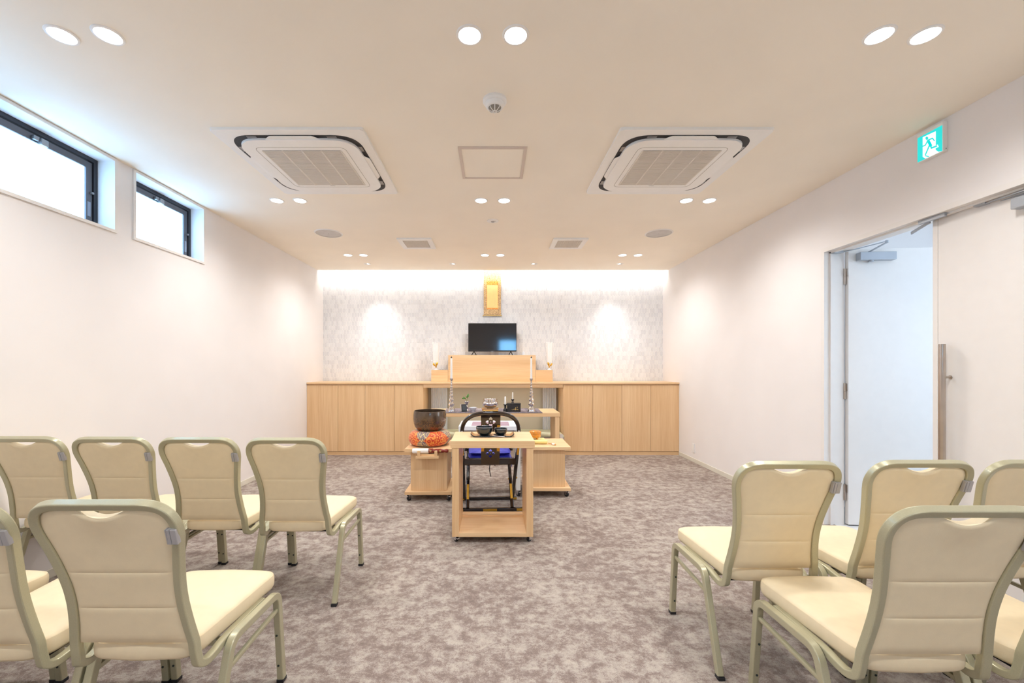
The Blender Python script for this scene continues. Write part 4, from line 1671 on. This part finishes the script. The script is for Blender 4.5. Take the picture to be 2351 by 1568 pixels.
# yellow mat, drum and mallet on the door-side cart
ZT2 = 0.4955
t_ = thing('yellow_mat', 'folded pale yellow cloth under the round wooden drum', 'cloth', (0.46, 4.20, ZT2))
bm = B()
box(bm, -0.095, 0.095, 0.018, 0.27, 0.0, 0.020, bev=0.006)
obj('folded_cloth', bm, 'yellow', t_, smooth=50)
bm = B()
lathe(bm, [(0.010, -0.098), (0.019, -0.094), (0.021, -0.085), (0.021, 0.085), (0.019, 0.094), (0.010, 0.098)], 20, (0, 0.016, 0.0212), axis='x')
obj('rolled_edge', bm, 'yellow', t_, smooth=50)
t_ = thing('wooden_drum', 'round amber wooden drum on short feet on the yellow cloth', 'drum', (0.449, 4.375, ZT2 + 0.0205))
bm = B()
lathe(bm, [(0.0, 0.018), (0.046, 0.018), (0.058, 0.026), (0.062, 0.046), (0.0625, 0.050), (0.060, 0.053), (0.0625, 0.056), (0.063, 0.078), (0.060, 0.086), (0.052, 0.090), (0.046, 0.088), (0.040, 0.090), (0.0, 0.092)], 36, cap=False)
obj('body', bm, 'amber', t_, smooth=35)
for k in range(3):
    a = -PI / 2 + 0.5 + k * 2 * PI / 3
    bm = B()
    lathe(bm, [(0.007, 0.0), (0.010, 0.021)], 12, (0.040 * math.cos(a), 0.040 * math.sin(a), 0))
    obj('foot', bm, 'amber', t_, smooth=40)
t_ = thing('small_mallet', 'small pale mallet lying at the end of the yellow cloth', 'mallet', (0.572, 4.20, ZT2 + 0.0095), rz=math.radians(-52))
bm = B()
lathe(bm, [(0.0, -0.012), (0.005, -0.008), (0.0045, 0.03), (0.009, 0.042), (0.0092, 0.085), (0.007, 0.092), (0.0, 0.093)], 16, axis='x', cap=False)
obj('shaft', bm, 'tan', t_, smooth=40)
bm = B()
lathe(bm, [(0.0, 0.040), (0.0096, 0.046), (0.0098, 0.082), (0.0, 0.0935)], 16, axis='x', cap=False)
obj('head', bm, 'whitepad', t_, smooth=40)

# tray and two bowls
t_ = thing('incense_tray', 'long black tray with upturned tan ends on the offering table', 'tray', (-0.002, 3.215, 0.7445))
bm = B()
sweep(bm, [(-0.166, 0, 0.026), (-0.150, 0, 0.011), (-0.138, 0, 0.005), (0.138, 0, 0.005), (0.150, 0, 0.011), (0.166, 0, 0.026)], 0.125, 0.006, r=0.0015, n0=(0, 0, 1))
obj('tray_body', bm, 'tray', t_)
for s in (-1, 1):
    bm = B()
    pts = [(s * 0.163, 0, 0.0275), (s * 0.149, 0, 0.0145), (s * 0.136, 0, 0.0088), (s * 0.105, 0, 0.0086)]
    sweep(bm, pts, 0.110, 0.0012, r=0.0003, n0=(0, 0, 1))
    obj('tan_end', bm, 'tan', t_)
pbox('inlay_line', t_, 'tan', -0.018, 0.010, -0.050, 0.050, 0.0081, 0.0088)


def tea_bowl(x, y, R, H, lab):
    t2 = thing('glazed_bowl', lab, 'bowl', (x, y, 0.7445 + 0.0092), group='dark glazed bowls on the tray')
    bm = B()
    lathe(bm, [(R * 0.50, 0), (R * 0.52, 0.004), (R * 0.78, H * 0.18), (R * 0.95, H * 0.48), (R, H * 0.78), (R, H * 0.97), (R * 0.985, H), (R * 0.955, H * 0.98), (R * 0.94, H * 0.75), (R * 0.8, H * 0.30), (R * 0.45, H * 0.14), (0, H * 0.12)], 40)
    obj('body', bm, 'glaze', t2, smooth=40)
    bm = B()
    lathe(bm, [(R * 1.001, H * 0.93), (R * 1.006, H * 0.96), (R * 0.99, H * 1.012), (R * 0.955, H * 0.985)], 40, cap=False)
    obj('rim', bm, 'greymetal', t2, smooth=40)


tea_bowl(-0.064, 3.205, 0.0640, 0.066, 'larger dark teal bowl on the black tray')
tea_bowl(0.063, 3.212, 0.0505, 0.052, 'smaller dark teal bowl on the black tray')
t_ = thing('incense_stick', 'thin pale stick lying along the front of the black tray', 'stick', (0.0, 3.15, 0.7445))
bm = B()
sweep(bm, [(-0.002, 0.015, 0.0105), (0.055, -0.008, 0.0095), (0.09, -0.024, 0.0094)], 0.004, 0.003)
obj('shaft', bm, 'porcelain', t_)

# ------------------------------------------------------------------ white rolling desk
t_ = thing('white_desk', 'white rolling desk behind the black ceremonial chair', 'desk', (-0.030, 4.07, 0))
pbox('desk_top', t_, 'white', -0.306, 0.306, 0, 0.43, 0.655, 0.695, bev=0.002)
pbox('side_panel', t_, 'white', -0.304, -0.262, 0.004, 0.426, 0.064, 0.6545, bev=0.001)
pbox('side_panel', t_, 'white', 0.262, 0.304, 0.004, 0.426, 0.064, 0.6545, bev=0.001)
pbox('back_panel', t_, 'white', -0.2615, 0.2615, 0.40, 0.422, 0.42, 0.6545)
for x in (-0.283, 0.283):
    for yy in (0.03, 0.40):
        caster(t_, x, yy, 0.064, 0.3 + x)
bm = B()
box(bm, -0.211, 0.166, 4.115, 4.40, 0.6955, 0.6985)
tag(obj('desk_mat', bm, 'mauve'), 'small purple striped mat on the white desk', 'cloth')

# ------------------------------------------------------------------ black folding ceremonial chair
ck = thing('ceremonial_chair', 'black lacquer folding ceremonial chair with gold fittings and round back', 'chair', (-0.023, 3.655, 0), rz=math.radians(3.0))
# local: y forward to the altar; rear floor bar at y = 0
def bar(name, a, b_, w, d, m='lacq', parent=ck, n0=None, r=None):
    bm = B()
    sweep(bm, [a, b_], w, d, r=r if r else min(w, d) * 0.22, n0=n0)
    return obj(name, bm, m, parent)


rb = bar('floor_bar', (-0.31, 0.015, 0.016), (0.31, 0.015, 0.016), 0.032, 0.032, n0=(0, 0, 1))
fb = bar('floor_bar', (-0.27, 0.330, 0.015), (0.27, 0.330, 0.015), 0.030, 0.030, n0=(0, 0, 1))
for s in (-1, 1):
    lg = bar('leg', (s * 0.198, 0.018, 0.030), (s * 0.192, 0.330, 0.475), 0.030, 0.032, n0=(0, -1, 0.4))
    d = (Vector((s * 0.192, 0.330, 0.475)) - Vector((s * 0.198, 0.018, 0.030))).normalized()
    p0 = Vector((s * 0.1975, 0.018, 0.030)) + d * 0.075
    nrm = Vector((0, -d.z, d.y)).normalized()
    bm = B()
    sweep(bm, [p0 + nrm * 0.0168, p0 + d * 0.135 + nrm * 0.0168], 0.020, 0.003, n0=nrm)
    obj('gold_plate', bm, 'gold', lg)
    lb = bar('leg', (s * 0.232, 0.325, 0.030), (s * 0.238, -0.030, 0.520), 0.030, 0.032, n0=(0, -1, -0.4))
    for q, nm in ((0.5, 'pivot_bolt'),):
        bm = B()
        lathe(bm, [(0.009, 0), (0.009, 0.006), (0.005, 0.010)] if s > 0 else [(0.005, -0.010), (0.009, -0.006), (0.009, 0)], 14, (s * 0.250, 0.165, 0.255), axis='x')
        obj('pivot_bolt', bm, 'gold', lb, smooth=40)
        bm = B()
        lathe(bm, [(0.008, 0), (0.006, 0.006)] if s < 0 else [(0.006, -0.006), (0.008, 0)], 14, (s * 0.195 + (-s) * 0.014, 0.170, 0.245), axis='x')
        obj('pivot_bolt', bm, 'gold', lg, smooth=40)
    # upright between leg and arch with its gold plate
    up = bar('upright', (s * 0.240, -0.028, 0.515), (s * 0.252, -0.088, 0.705), 0.025, 0.028, n0=(0, -1, -0.3))
    d = (Vector((s * 0.252, -0.088, 0.705)) - Vector((s * 0.240, -0.028, 0.515))).normalized()
    nrm = Vector((0, -d.z, d.y)).normalized()
    p0 = Vector((s * 0.240, -0.028, 0.515))
    bm = B()
    sweep(bm, [p0 + d * 0.0 + nrm * 0.0148, p0 + d * 0.10 + nrm * 0.0148], 0.018, 0.003, n0=nrm)
    obj('gold_plate', bm, 'gold', up)
    # end plates on the floor bars
    pbox('gold_plate', rb, 'gold', s * 0.27 - 0.034, s * 0.27 + 0.034, -0.0025, -0.0005, 0.006, 0.027, bev=0.0008)
    pbox('gold_plate', fb, 'gold', s * 0.252 - 0.020, s * 0.252 + 0.020, 0.3125, 0.3145, 0.006, 0.025, bev=0.0008)
pbox('gold_plate', rb, 'gold', -0.062, 0.062, -0.0025, -0.0005, 0.005, 0.028, bev=0.0008)
# arch: back rail, leaning back
arch = []
for i in range(33):
    a = PI * i / 32
    x = 0.2445 * math.copysign(abs(math.cos(a)) ** 0.72, math.cos(a)) if i != 16 else 0.0
    z = 0.700 + 0.190 * math.sin(a) ** 0.72 if 0 < i < 32 else 0.700
    arch.append((x, -0.090 - 0.055 * math.sin(a), z))
bm = B()
sweep(bm, arch, 0.034, 0.034, r=0.010, n0=(0, -1, -0.2), k=3)
ar = obj('back_rail', bm, 'lacq', ck, smooth=50)
for s in (-1, 1):
    bm = B()
    lathe(bm, [(0.0085, 0), (0.0085, -0.004), (0.004, -0.008)], 14, (s * 0.2445, -0.108, 0.728), axis='y')
    obj('rivet', bm, 'clip', ar, smooth=40)
pbox('gold_cap', ar, 'gold', -0.062, 0.062, -0.158, -0.130, 0.9095, 0.9135, bev=0.001)
# arms running forward and down from the arch
for s in (-1, 1):
    bm = B()
    sweep(bm, catmull([(s * 0.249, -0.092, 0.690), (s * 0.262, 0.02, 0.640), (s * 0.266, 0.15, 0.600), (s * 0.270, 0.26, 0.592)], 5), 0.026, 0.026, r=0.009, n0=(0, 0, 1))
    obj('arm', bm, 'lacq', ck, smooth=50)
    bar('arm_post', (s * 0.262, 0.20, 0.590), (s * 0.215, 0.300, 0.500), 0.020, 0.020)
# seat rails and webbing
rr_ = bar('seat_rail', (-0.224, -0.012, 0.447), (0.224, -0.012, 0.447), 0.030, 0.054, n0=(0, 0, 1))
fr_ = bar('seat_rail', (-0.230, 0.318, 0.492), (0.230, 0.318, 0.492), 0.030, 0.030, n0=(0, 0, 1))
bm = B()
sweep(bm, [(0, -0.004, 0.4772), (0, 0.016, 0.462), (0, 0.05, 0.446), (0, 0.14, 0.443), (0, 0.25, 0.447), (0, 0.316, 0.505)], 0.36, 0.006, r=0.002, n0=(0, 0, 1))
obj('seat_web', bm, 'black', ck)


# splat with heart cut-outs
def heart(cx_, cz_, ang, s):
    pts = []
    for i in range(24):
        t = 2 * PI * i / 24
        x = 0.5 * math.sin(t) ** 3 * 1.0
        y = (13 * math.cos(t) - 5 * math.cos(2 * t) - 2 * math.cos(3 * t) - math.cos(4 * t)) / 32.0
        y = -y                                   # point outward
        
        c_, s_ = math.cos(ang), math.sin(ang)
        pts.append((cx_ + s * (x * c_ - y * s_), cz_ + s * (x * s_ + y * c_)))
    return pts


def plate_with_holes(name, outer, holes, thick, material, parent, place):
    cu = bpy.data.curves.new(name, 'CURVE')
    cu.dimensions = '2D'
    cu.fill_mode = 'BOTH'
    cu.extrude = thick / 2
    for poly in [outer] + holes:
        sp_ = cu.splines.new('POLY')
        sp_.points.add(len(poly) - 1)
        for p, (x, y_) in zip(sp_.points, poly):
            p.co = (x, y_, 0, 1)
        sp_.use_cyclic_u = True
    co2 = bpy.data.objects.new('tmp_curve', cu)
    COL.objects.link(co2)
    dg = bpy.context.evaluated_depsgraph_get()
    me_ = bpy.data.meshes.new_from_object(co2.evaluated_get(dg))
    bpy.data.objects.remove(co2)
    bpy.data.curves.remove(cu)
    for v in me_.vertices:
        v.co = Vector(place(v.co.x, v.co.y, v.co.z))
    me_.materials.clear()
    me_.materials.append(M[material])
    o = bpy.data.objects.new(name, me_)
    COL.objects.link(o)
    o.parent = parent
    return o


def splat_y(z):
    q = (z - 0.42) / 0.46
    return -0.030 - 0.105 * q - 0.012 * math.sin(PI * q)


outer = []
for k in range(13):
    z = 0.425 + (0.885 - 0.425) * k / 12
    outer.append((0.080 + 0.003 * (z - 0.425) / 0.46, z))
outer = outer + [(-x, z) for x, z in reversed(outer)]
holes = []
for zc_, sc2 in ((0.812, 0.034), (0.531, 0.031)):
    for k in range(4):
        a = k * PI / 2
        dd = sc2 * 0.86
        holes.append(heart(dd * math.sin(a), zc_ + dd * math.cos(a), -a, sc2 * 0.92))
    holes.append([(0.0045 * math.cos(i * PI / 5), zc_ + 0.0045 * math.sin(i * PI / 5)) for i in range(10)])
sp_o = plate_with_holes('back_splat', outer, holes, 0.012, 'lacq', ck, lambda x, y_, z: (x, splat_y(y_) - z, y_))
for s in (-1, 1):
    for za, zb_ in ((0.728, 0.792), (0.545, 0.600)):
        bm = B()
        up_ = zb_ > 0.7
        if up_:
            poly = [(0.083, za), (0.083, zb_), (0.076, zb_ - 0.012), (0.068, zb_ - 0.004), (0.060, zb_ - 0.012), (0.054, zb_), (0.054, za)]
        else:
            poly = [(0.081, zb_), (0.081, za), (0.074, za + 0.010), (0.068, za + 0.002), (0.062, za + 0.010), (0.055, za), (0.055, zb_)]
        poly = [(s * x, z) for x, z in poly]
        prism(bm, poly, 0.0063, 0.0085, f=lambda x, y_, z: (x, splat_y(y_) - z, y_))
        obj('gold_corner', bm, 'gold', sp_o)
# hanging cords
bm = B()
sweep(bm, catmull([(0.0, 0.10, 0.462), (0.004, 0.10, 0.40), (0.0, 0.098, 0.35), (0.012, 0.100, 0.285)], 4), 0.008, 0.003)
obj('cord', bm, 'black', ck)
bm = B()
sweep(bm, catmull([(0.045, 0.12, 0.462), (0.043, 0.12, 0.41), (0.052, 0.118, 0.375)], 4), 0.006, 0.003)
obj('cord', bm, 'black', ck)

# folded blue cushion on the seat
cu_ = thing('blue_cushion', 'folded blue satin cushion on the seat of the black chair', 'cushion', (-0.028, 3.806, 0.4505), rz=math.radians(3.0))


def soft_slab(x0, x1, y0, y1, z0, z1, seed, tilt=0.0):
    rnd = random.Random(seed)
    bm = B()
    nx, ny = 14, 12
    top, bot = [], []
    for j in range(ny + 1):
        rt, rbm = [], []
        for i in range(nx + 1):
            u, v = i / nx * 2 - 1, j / ny * 2 - 1
            e = (1 - abs(u) ** 4) * (1 - abs(v) ** 4)
            e = max(0.0, e) ** 0.45
            pinch = 1 - 0.05 * (u * u) * (v * v)
            x = (x0 + x1) / 2 + (x1 - x0) / 2 * u * pinch
            y_ = (y0 + y1) / 2 + (y1 - y0) / 2 * v * pinch
            zm = (z0 + z1) / 2
            w = 0.003 * math.sin(7 * u + seed) * math.cos(5 * v + seed)
            rt.append(bm.verts.new((x, y_, zm + (z1 - zm) * e + w * e + tilt * u)))
            rbm.append(bm.verts.new((x, y_, zm - (zm - z0) * e + tilt * u * 0.2)))
        top.append(rt)
        bot.append(rbm)
    for j in range(ny):
        for i in range(nx):
            bm.faces.new((top[j][i], top[j][i + 1], top[j + 1][i + 1], top[j + 1][i]))
            bm.faces.new((bot[j + 1][i], bot[j + 1][i + 1], bot[j][i + 1], bot[j][i]))
    bmesh.ops.remove_doubles(bm, verts=bm.verts[:], dist=0.0006)
    bmesh.ops.recalc_face_normals(bm, faces=bm.faces[:])
    return bm


obj('lower_fold', soft_slab(-0.195, 0.195, -0.125, 0.135, 0.0, 0.046, 2), 'blue', cu_, smooth=70)
obj('upper_fold', soft_slab(-0.192, 0.190, -0.130, 0.130, 0.036, 0.090, 5, -0.002), 'blue', cu_, smooth=70)
bm = B()
sweep(bm, catmull([(0.188, -0.12, 0.03), (0.191, -0.135, 0.0), (0.190, -0.138, -0.055)], 4), 0.006, 0.003)
obj('tie', bm, 'blue', cu_)

# ================================================================== BANQUET CHAIRS
def yb(h):
    return 0.006 - (h - 0.46) * 0.2555 + 0.012 * math.sin(PI * max(0.0, min(1.0, (h - 0.46) / 0.46)))


def make_chair():
    t_ = thing('banquet_chair', '', 'chair', group='cream banquet chairs set out in rows')
    TWd, TDp = 0.0245, 0.0235
    side = [(0.189, 0.46), (0.180, 0.52), (0.174, 0.584), (0.1745, 0.64), (0.181, 0.694), (0.193, 0.76), (0.2035, 0.808), (0.2065, 0.836), (0.2035, 0.861), (0.194, 0.884), (0.177, 0.9025), (0.152, 0.9140), (0.122, 0.9182), (0.095, 0.9185)]
    low = [(0.2015, 0.360, 0.371), (0.2015, 0.230, 0.371), (0.2015, 0.160, 0.371), (0.201, 0.120, 0.368), (0.200, 0.085, 0.361), (0.197, 0.052, 0.358), (0.194, 0.027, 0.371), (0.192, 0.014, 0.402), (0.190, 0.009, 0.433)]
    right = []
    for u, y_, z in low:
        # inner offset of the tube axis
        if z < 0.40:
            right.append((u - TWd / 2, y_ + 0.004, z + TDp / 2))
        else:
            right.append((u - TWd / 2, y_ + TDp / 2, z))
    for i, (u, h) in enumerate(side):
        a = side[max(0, i - 1)]
        b_ = side[min(len(side) - 1, i + 1)]
        dx, dz = b_[0] - a[0], b_[1] - a[1]
        L = math.hypot(dx, dz)
        nx, nz = -dz / L, dx / L                   # inward normal
        uu, hh = u + nx * TWd / 2, h + nz * TWd / 2
        right.append((uu, yb(h) + TDp / 2, hh))
    right = catmull(right, 4)
    left = [(-p[0], p[1], p[2]) for p in reversed(right)]
    path = right + [Vector((0.0, right[-1].y, right[-1].z))] + [Vector(p) for p in left]
    bm = B()
    sweep(bm, path, TWd, TDp, r=0.0035, n0=(0, 0.0, -1), k=2)
    obj('back_frame', bm, 'champ', t_, smooth=17)

    # back pad
    prof = catmull([(u, h, 0) for u, h in side], 8)

    def inner(h):
        best = 0.2
        for a, b_ in zip(prof[:-1], prof[1:]):
            if a.y <= h <= b_.y:
                q = (h - a.y) / max(1e-6, b_.y - a.y)
                best = a.x + (b_.x - a.x) * q
        return best

    # inner outline measured one tube width in from the frame
    inn = []
    for i, p in enumerate(prof):
        a, b_ = prof[max(0, i - 1)], prof[min(len(prof) - 1, i + 1)]
        d = (b_ - a).normalized()
        inn.append((p.x - d.y * (TWd - 0.001), p.y + d.x * (TWd - 0.001)))

    def ihw(h):
        for (x0, z0), (x1, z1) in zip(inn[:-1], inn[1:]):
            if z0 <= h <= z1 and z1 > z0:
                q = (h - z0) / (z1 - z0)
                return x0 + (x1 - x0) * q
        return inn[0][0] if h < inn[0][1] else inn[-1][0]

    ztop = inn[-1][1] - 0.0015
    NS = 30
    ts = sorted(set([i / 26 for i in range(27)] + [0.955, 0.975, 0.99]))
    hs = [0.452 + (ztop - 0.452) * t for t in ts]
    for sm in (0.690, 0.573):
        hs = [h for h in hs if abs(h - sm) > 0.0065] + [sm - 0.005, sm - 0.0015, sm, sm + 0.0015, sm + 0.005]
    hs = sorted(hs)
    bm = B()
    rear, front = [], []
    for h in hs:
        w = ihw(h)
        ra, fa = [], []
        for i in range(NS + 1):
            s = i / NS * 2 - 1
            x = w * s
            hh = h
            dip = 0.0
            if abs(x) < 0.072:
                dip = 0.025 * (1 - (x / 0.072) ** 2)
            tt = max(0.0, (h - 0.80) / (ztop - 0.80))
            hh = h - dip * tt
            edge = max(0.0, 1 - abs(s) ** 6)
            eb = min(1.0, (h - 0.452) / 0.02) * min(1.0, (ztop - h) / 0.012 + 0.15)
            bul = edge ** 0.6 * max(0.0, min(1.0, eb)) ** 0.5
            seam = 0.0
            for sm in (0.690, 0.573):
                dq = abs(h - sm)
                if dq < 0.004:
                    seam = 0.0024 * (1 - dq / 0.004)
            y0 = yb(h)
            ra.append(bm.verts.new((x, y0 + 0.0095 - 0.0085 * bul + seam * edge, hh)))
            fa.append(bm.verts.new((x, y0 + 0.020 + 0.020 * bul, hh - 0.10 * 0.0 + 0.004)))
        rear.append(ra)
        front.append(fa)
    for j in range(len(hs) - 1):
        for i in range(NS):
            bm.faces.new((rear[j][i], rear[j][i + 1], rear[j + 1][i + 1], rear[j + 1][i]))
            bm.faces.new((front[j][i + 1], front[j][i], front[j + 1][i], front[j + 1][i + 1]))
    for i in range(NS):
        bm.faces.new((rear[0][i + 1], rear[0][i], front[0][i], front[0][i + 1]))
        bm.faces.new((rear[-1][i], rear[-1][i + 1], front[-1][i + 1], front[-1][i]))
    for j in range(len(hs) - 1):
        bm.faces.new((rear[j][0], rear[j + 1][0], front[j + 1][0], front[j][0]))
        bm.faces.new((rear[j + 1][NS], rear[j][NS], front[j][NS], front[j + 1][NS]))
    bmesh.ops.recalc_face_normals(bm, faces=bm.faces[:])
    obj('backrest', bm, 'cream', t_, smooth=50)

    # seat cushion
    out = round_poly([(-0.166, 0.032), (0.0, 0.020), (0.166, 0.032), (0.197, 0.480), (0.0, 0.492), (-0.197, 0.480)], [0.065, 0.4, 0.065, 0.055, 0.4, 0.055], 7)
    cyy = 0.26
    lay = [(0.93, 0.388, 0), (0.975, 0.390, 0), (0.995, 0.398, 0), (1.0, 0.412, 0), (0.998, 0.430, 0), (0.985, 0.4395, 0), (0.977, 0.4385, 0), (0.968, 0.4420, 0), (0.93, 0.4475, 0), (0.80, 0.4535, 0), (0.55, 0.4575, 0), (0.28, 0.459, 0)]
    bm = B()
    rings = []
    for k, z, _ in lay:
        rings.append([bm.verts.new((x * k, cyy + (y_ - cyy) * k, z)) for x, y_ in out])
    n = len(out)
    for a, b_ in zip(rings[:-1], rings[1:]):
        for i in range(n):
            j = (i + 1) % n
            bm.faces.new((a[i], a[j], b_[j], b_[i]))
    bm.faces.new(rings[-1])
    bm.faces.new(list(reversed(rings[0])))
    bmesh.ops.recalc_face_normals(bm, faces=bm.faces[:])
    obj('seat', bm, 'cream', t_, smooth=60)
    pbox('seat_board', t_, 'black', -0.15, 0.15, 0.06, 0.45, 0.378, 0.3878)

    # legs: one bent tube each side, cut into two legs and a rail
    LX = 0.2155
    LWd, LDp = 0.026, 0.027
    for s in (-1, 1):
        pth = fillet([(s * LX, 0.012, 0.012), (s * LX, 0.134, 0.386), (s * LX, 0.425, 0.378), (s * LX, 0.462, 0.012)], [0.055, 0.045], 8)
        i1 = 9
        i2 = 10
        segs = (('leg', pth[:i2 + 1]), None, ('leg', pth[i2:]))
        for q, sg in enumerate(segs):
            if sg is None:
                continue
            nm, pp = sg
            bm = B()
            if len(pp) == 2:
                pp = [pp[0], (Vector(pp[0]) + Vector(pp[1])) / 2, pp[1]]
            sweep(bm, pp, LWd if True else 0, LDp, r=0.0035, n0=(0, -1, 0.3) if q == 0 else ((0, 0, 1) if q == 1 else (0, 0.1, 1)))
            o = obj(nm, bm, 'champ', t_, smooth=17)
            if q == 0:
                pbox('foot_cap', o, 'black', s * LX - 0.0145, s * LX + 0.0145, -0.006, 0.024, 0.0, 0.014, bev=0.002)
            if q == 2:
                pbox('foot_cap', o, 'black', s * LX - 0.0145, s * LX + 0.0145, 0.447, 0.477, 0.0, 0.014, bev=0.002)
                for z in (0.075, 0.205):
                    yy = 0.462 - (z - 0.012) / 0.36 * 0.037 - LDp / 2
                    bm = B()
                    lathe(bm, [(0.0045, 0.001), (0.0045, -0.002), (0.003, -0.003)], 10, (s * LX - s * 0.003, yy, z), axis='y')
                    obj('bolt', bm, 'bolt', o)
        bm = B()
        sweep(bm, [(s * LX, 0.107, 0.300), (s * LX, 0.435, 0.312)], 0.014, 0.016, r=0.003, n0=(0, 0, 1))
        obj('stretcher', bm, 'champ', t_, smooth=40)
    for y_ in (0.155, 0.385):
        bm = B()
        sweep(bm, [(-LX + 0.010, y_, 0.366), (LX - 0.010, y_, 0.366)], 0.022, 0.022, r=0.004, n0=(0, 0, 1))
        obj('crossbar', bm, 'champ', t_, smooth=40)
    # grey linking clip on the frame
    bm = B()
    tilt = Matrix.Rotation(math.atan(0.2555), 3, 'X')
    hc = 0.813
    yc = yb(hc)
    for x0, x1, e in ((0.1715, 0.1765, 0.0090), (0.1771, 0.1860, 0.0105), (0.1866, 0.2030, 0.0100)):
        b2 = B()
        box(b2, x0, x1, yc - e, yc + 0.004, hc - 0.0235, hc + 0.0235, bev=0.002, rot=tilt)
        merge(bm, b2)
    obj('link_clip', bm, 'clip', t_)
    return t_


proto = make_chair()
ROWS = [
    # x, y of the rear feet, label
    (-1.066, 2.215, 'cream banquet chair at the aisle end of the window-side front row'),
    (-1.528, 2.232, 'cream banquet chair second from the aisle in the window-side front row'),
    (-1.990, 2.246, 'cream banquet chair third from the aisle in the window-side front row'),
    (-2.452, 2.256, 'cream banquet chair against the window wall in the window-side front row'),
    (-1.079, 1.232, 'cream banquet chair at the aisle end of the window-side rear row'),
    (-1.541, 1.225, 'cream banquet chair second from the aisle in the window-side rear row'),
    (-2.003, 1.232, 'cream banquet chair third from the aisle in the window-side rear row'),
    (1.152, 1.695, 'cream banquet chair at the aisle end of the door-side front row'),
    (1.684, 1.712, 'cream banquet chair second from the aisle in the door-side front row'),
    (2.146, 1.716, 'cream banquet chair nearest the double door in the door-side front row'),
    (1.249, 1.181, 'cream banquet chair at the aisle end of the door-side rear row'),
    (1.715, 1.181, 'cream banquet chair second from the aisle in the door-side rear row'),
]
for i, (x, y, lab) in enumerate(ROWS):
    c = proto if i == 0 else copy_tree(proto)
    c.location = (x, y, 0)
    c['label'] = lab
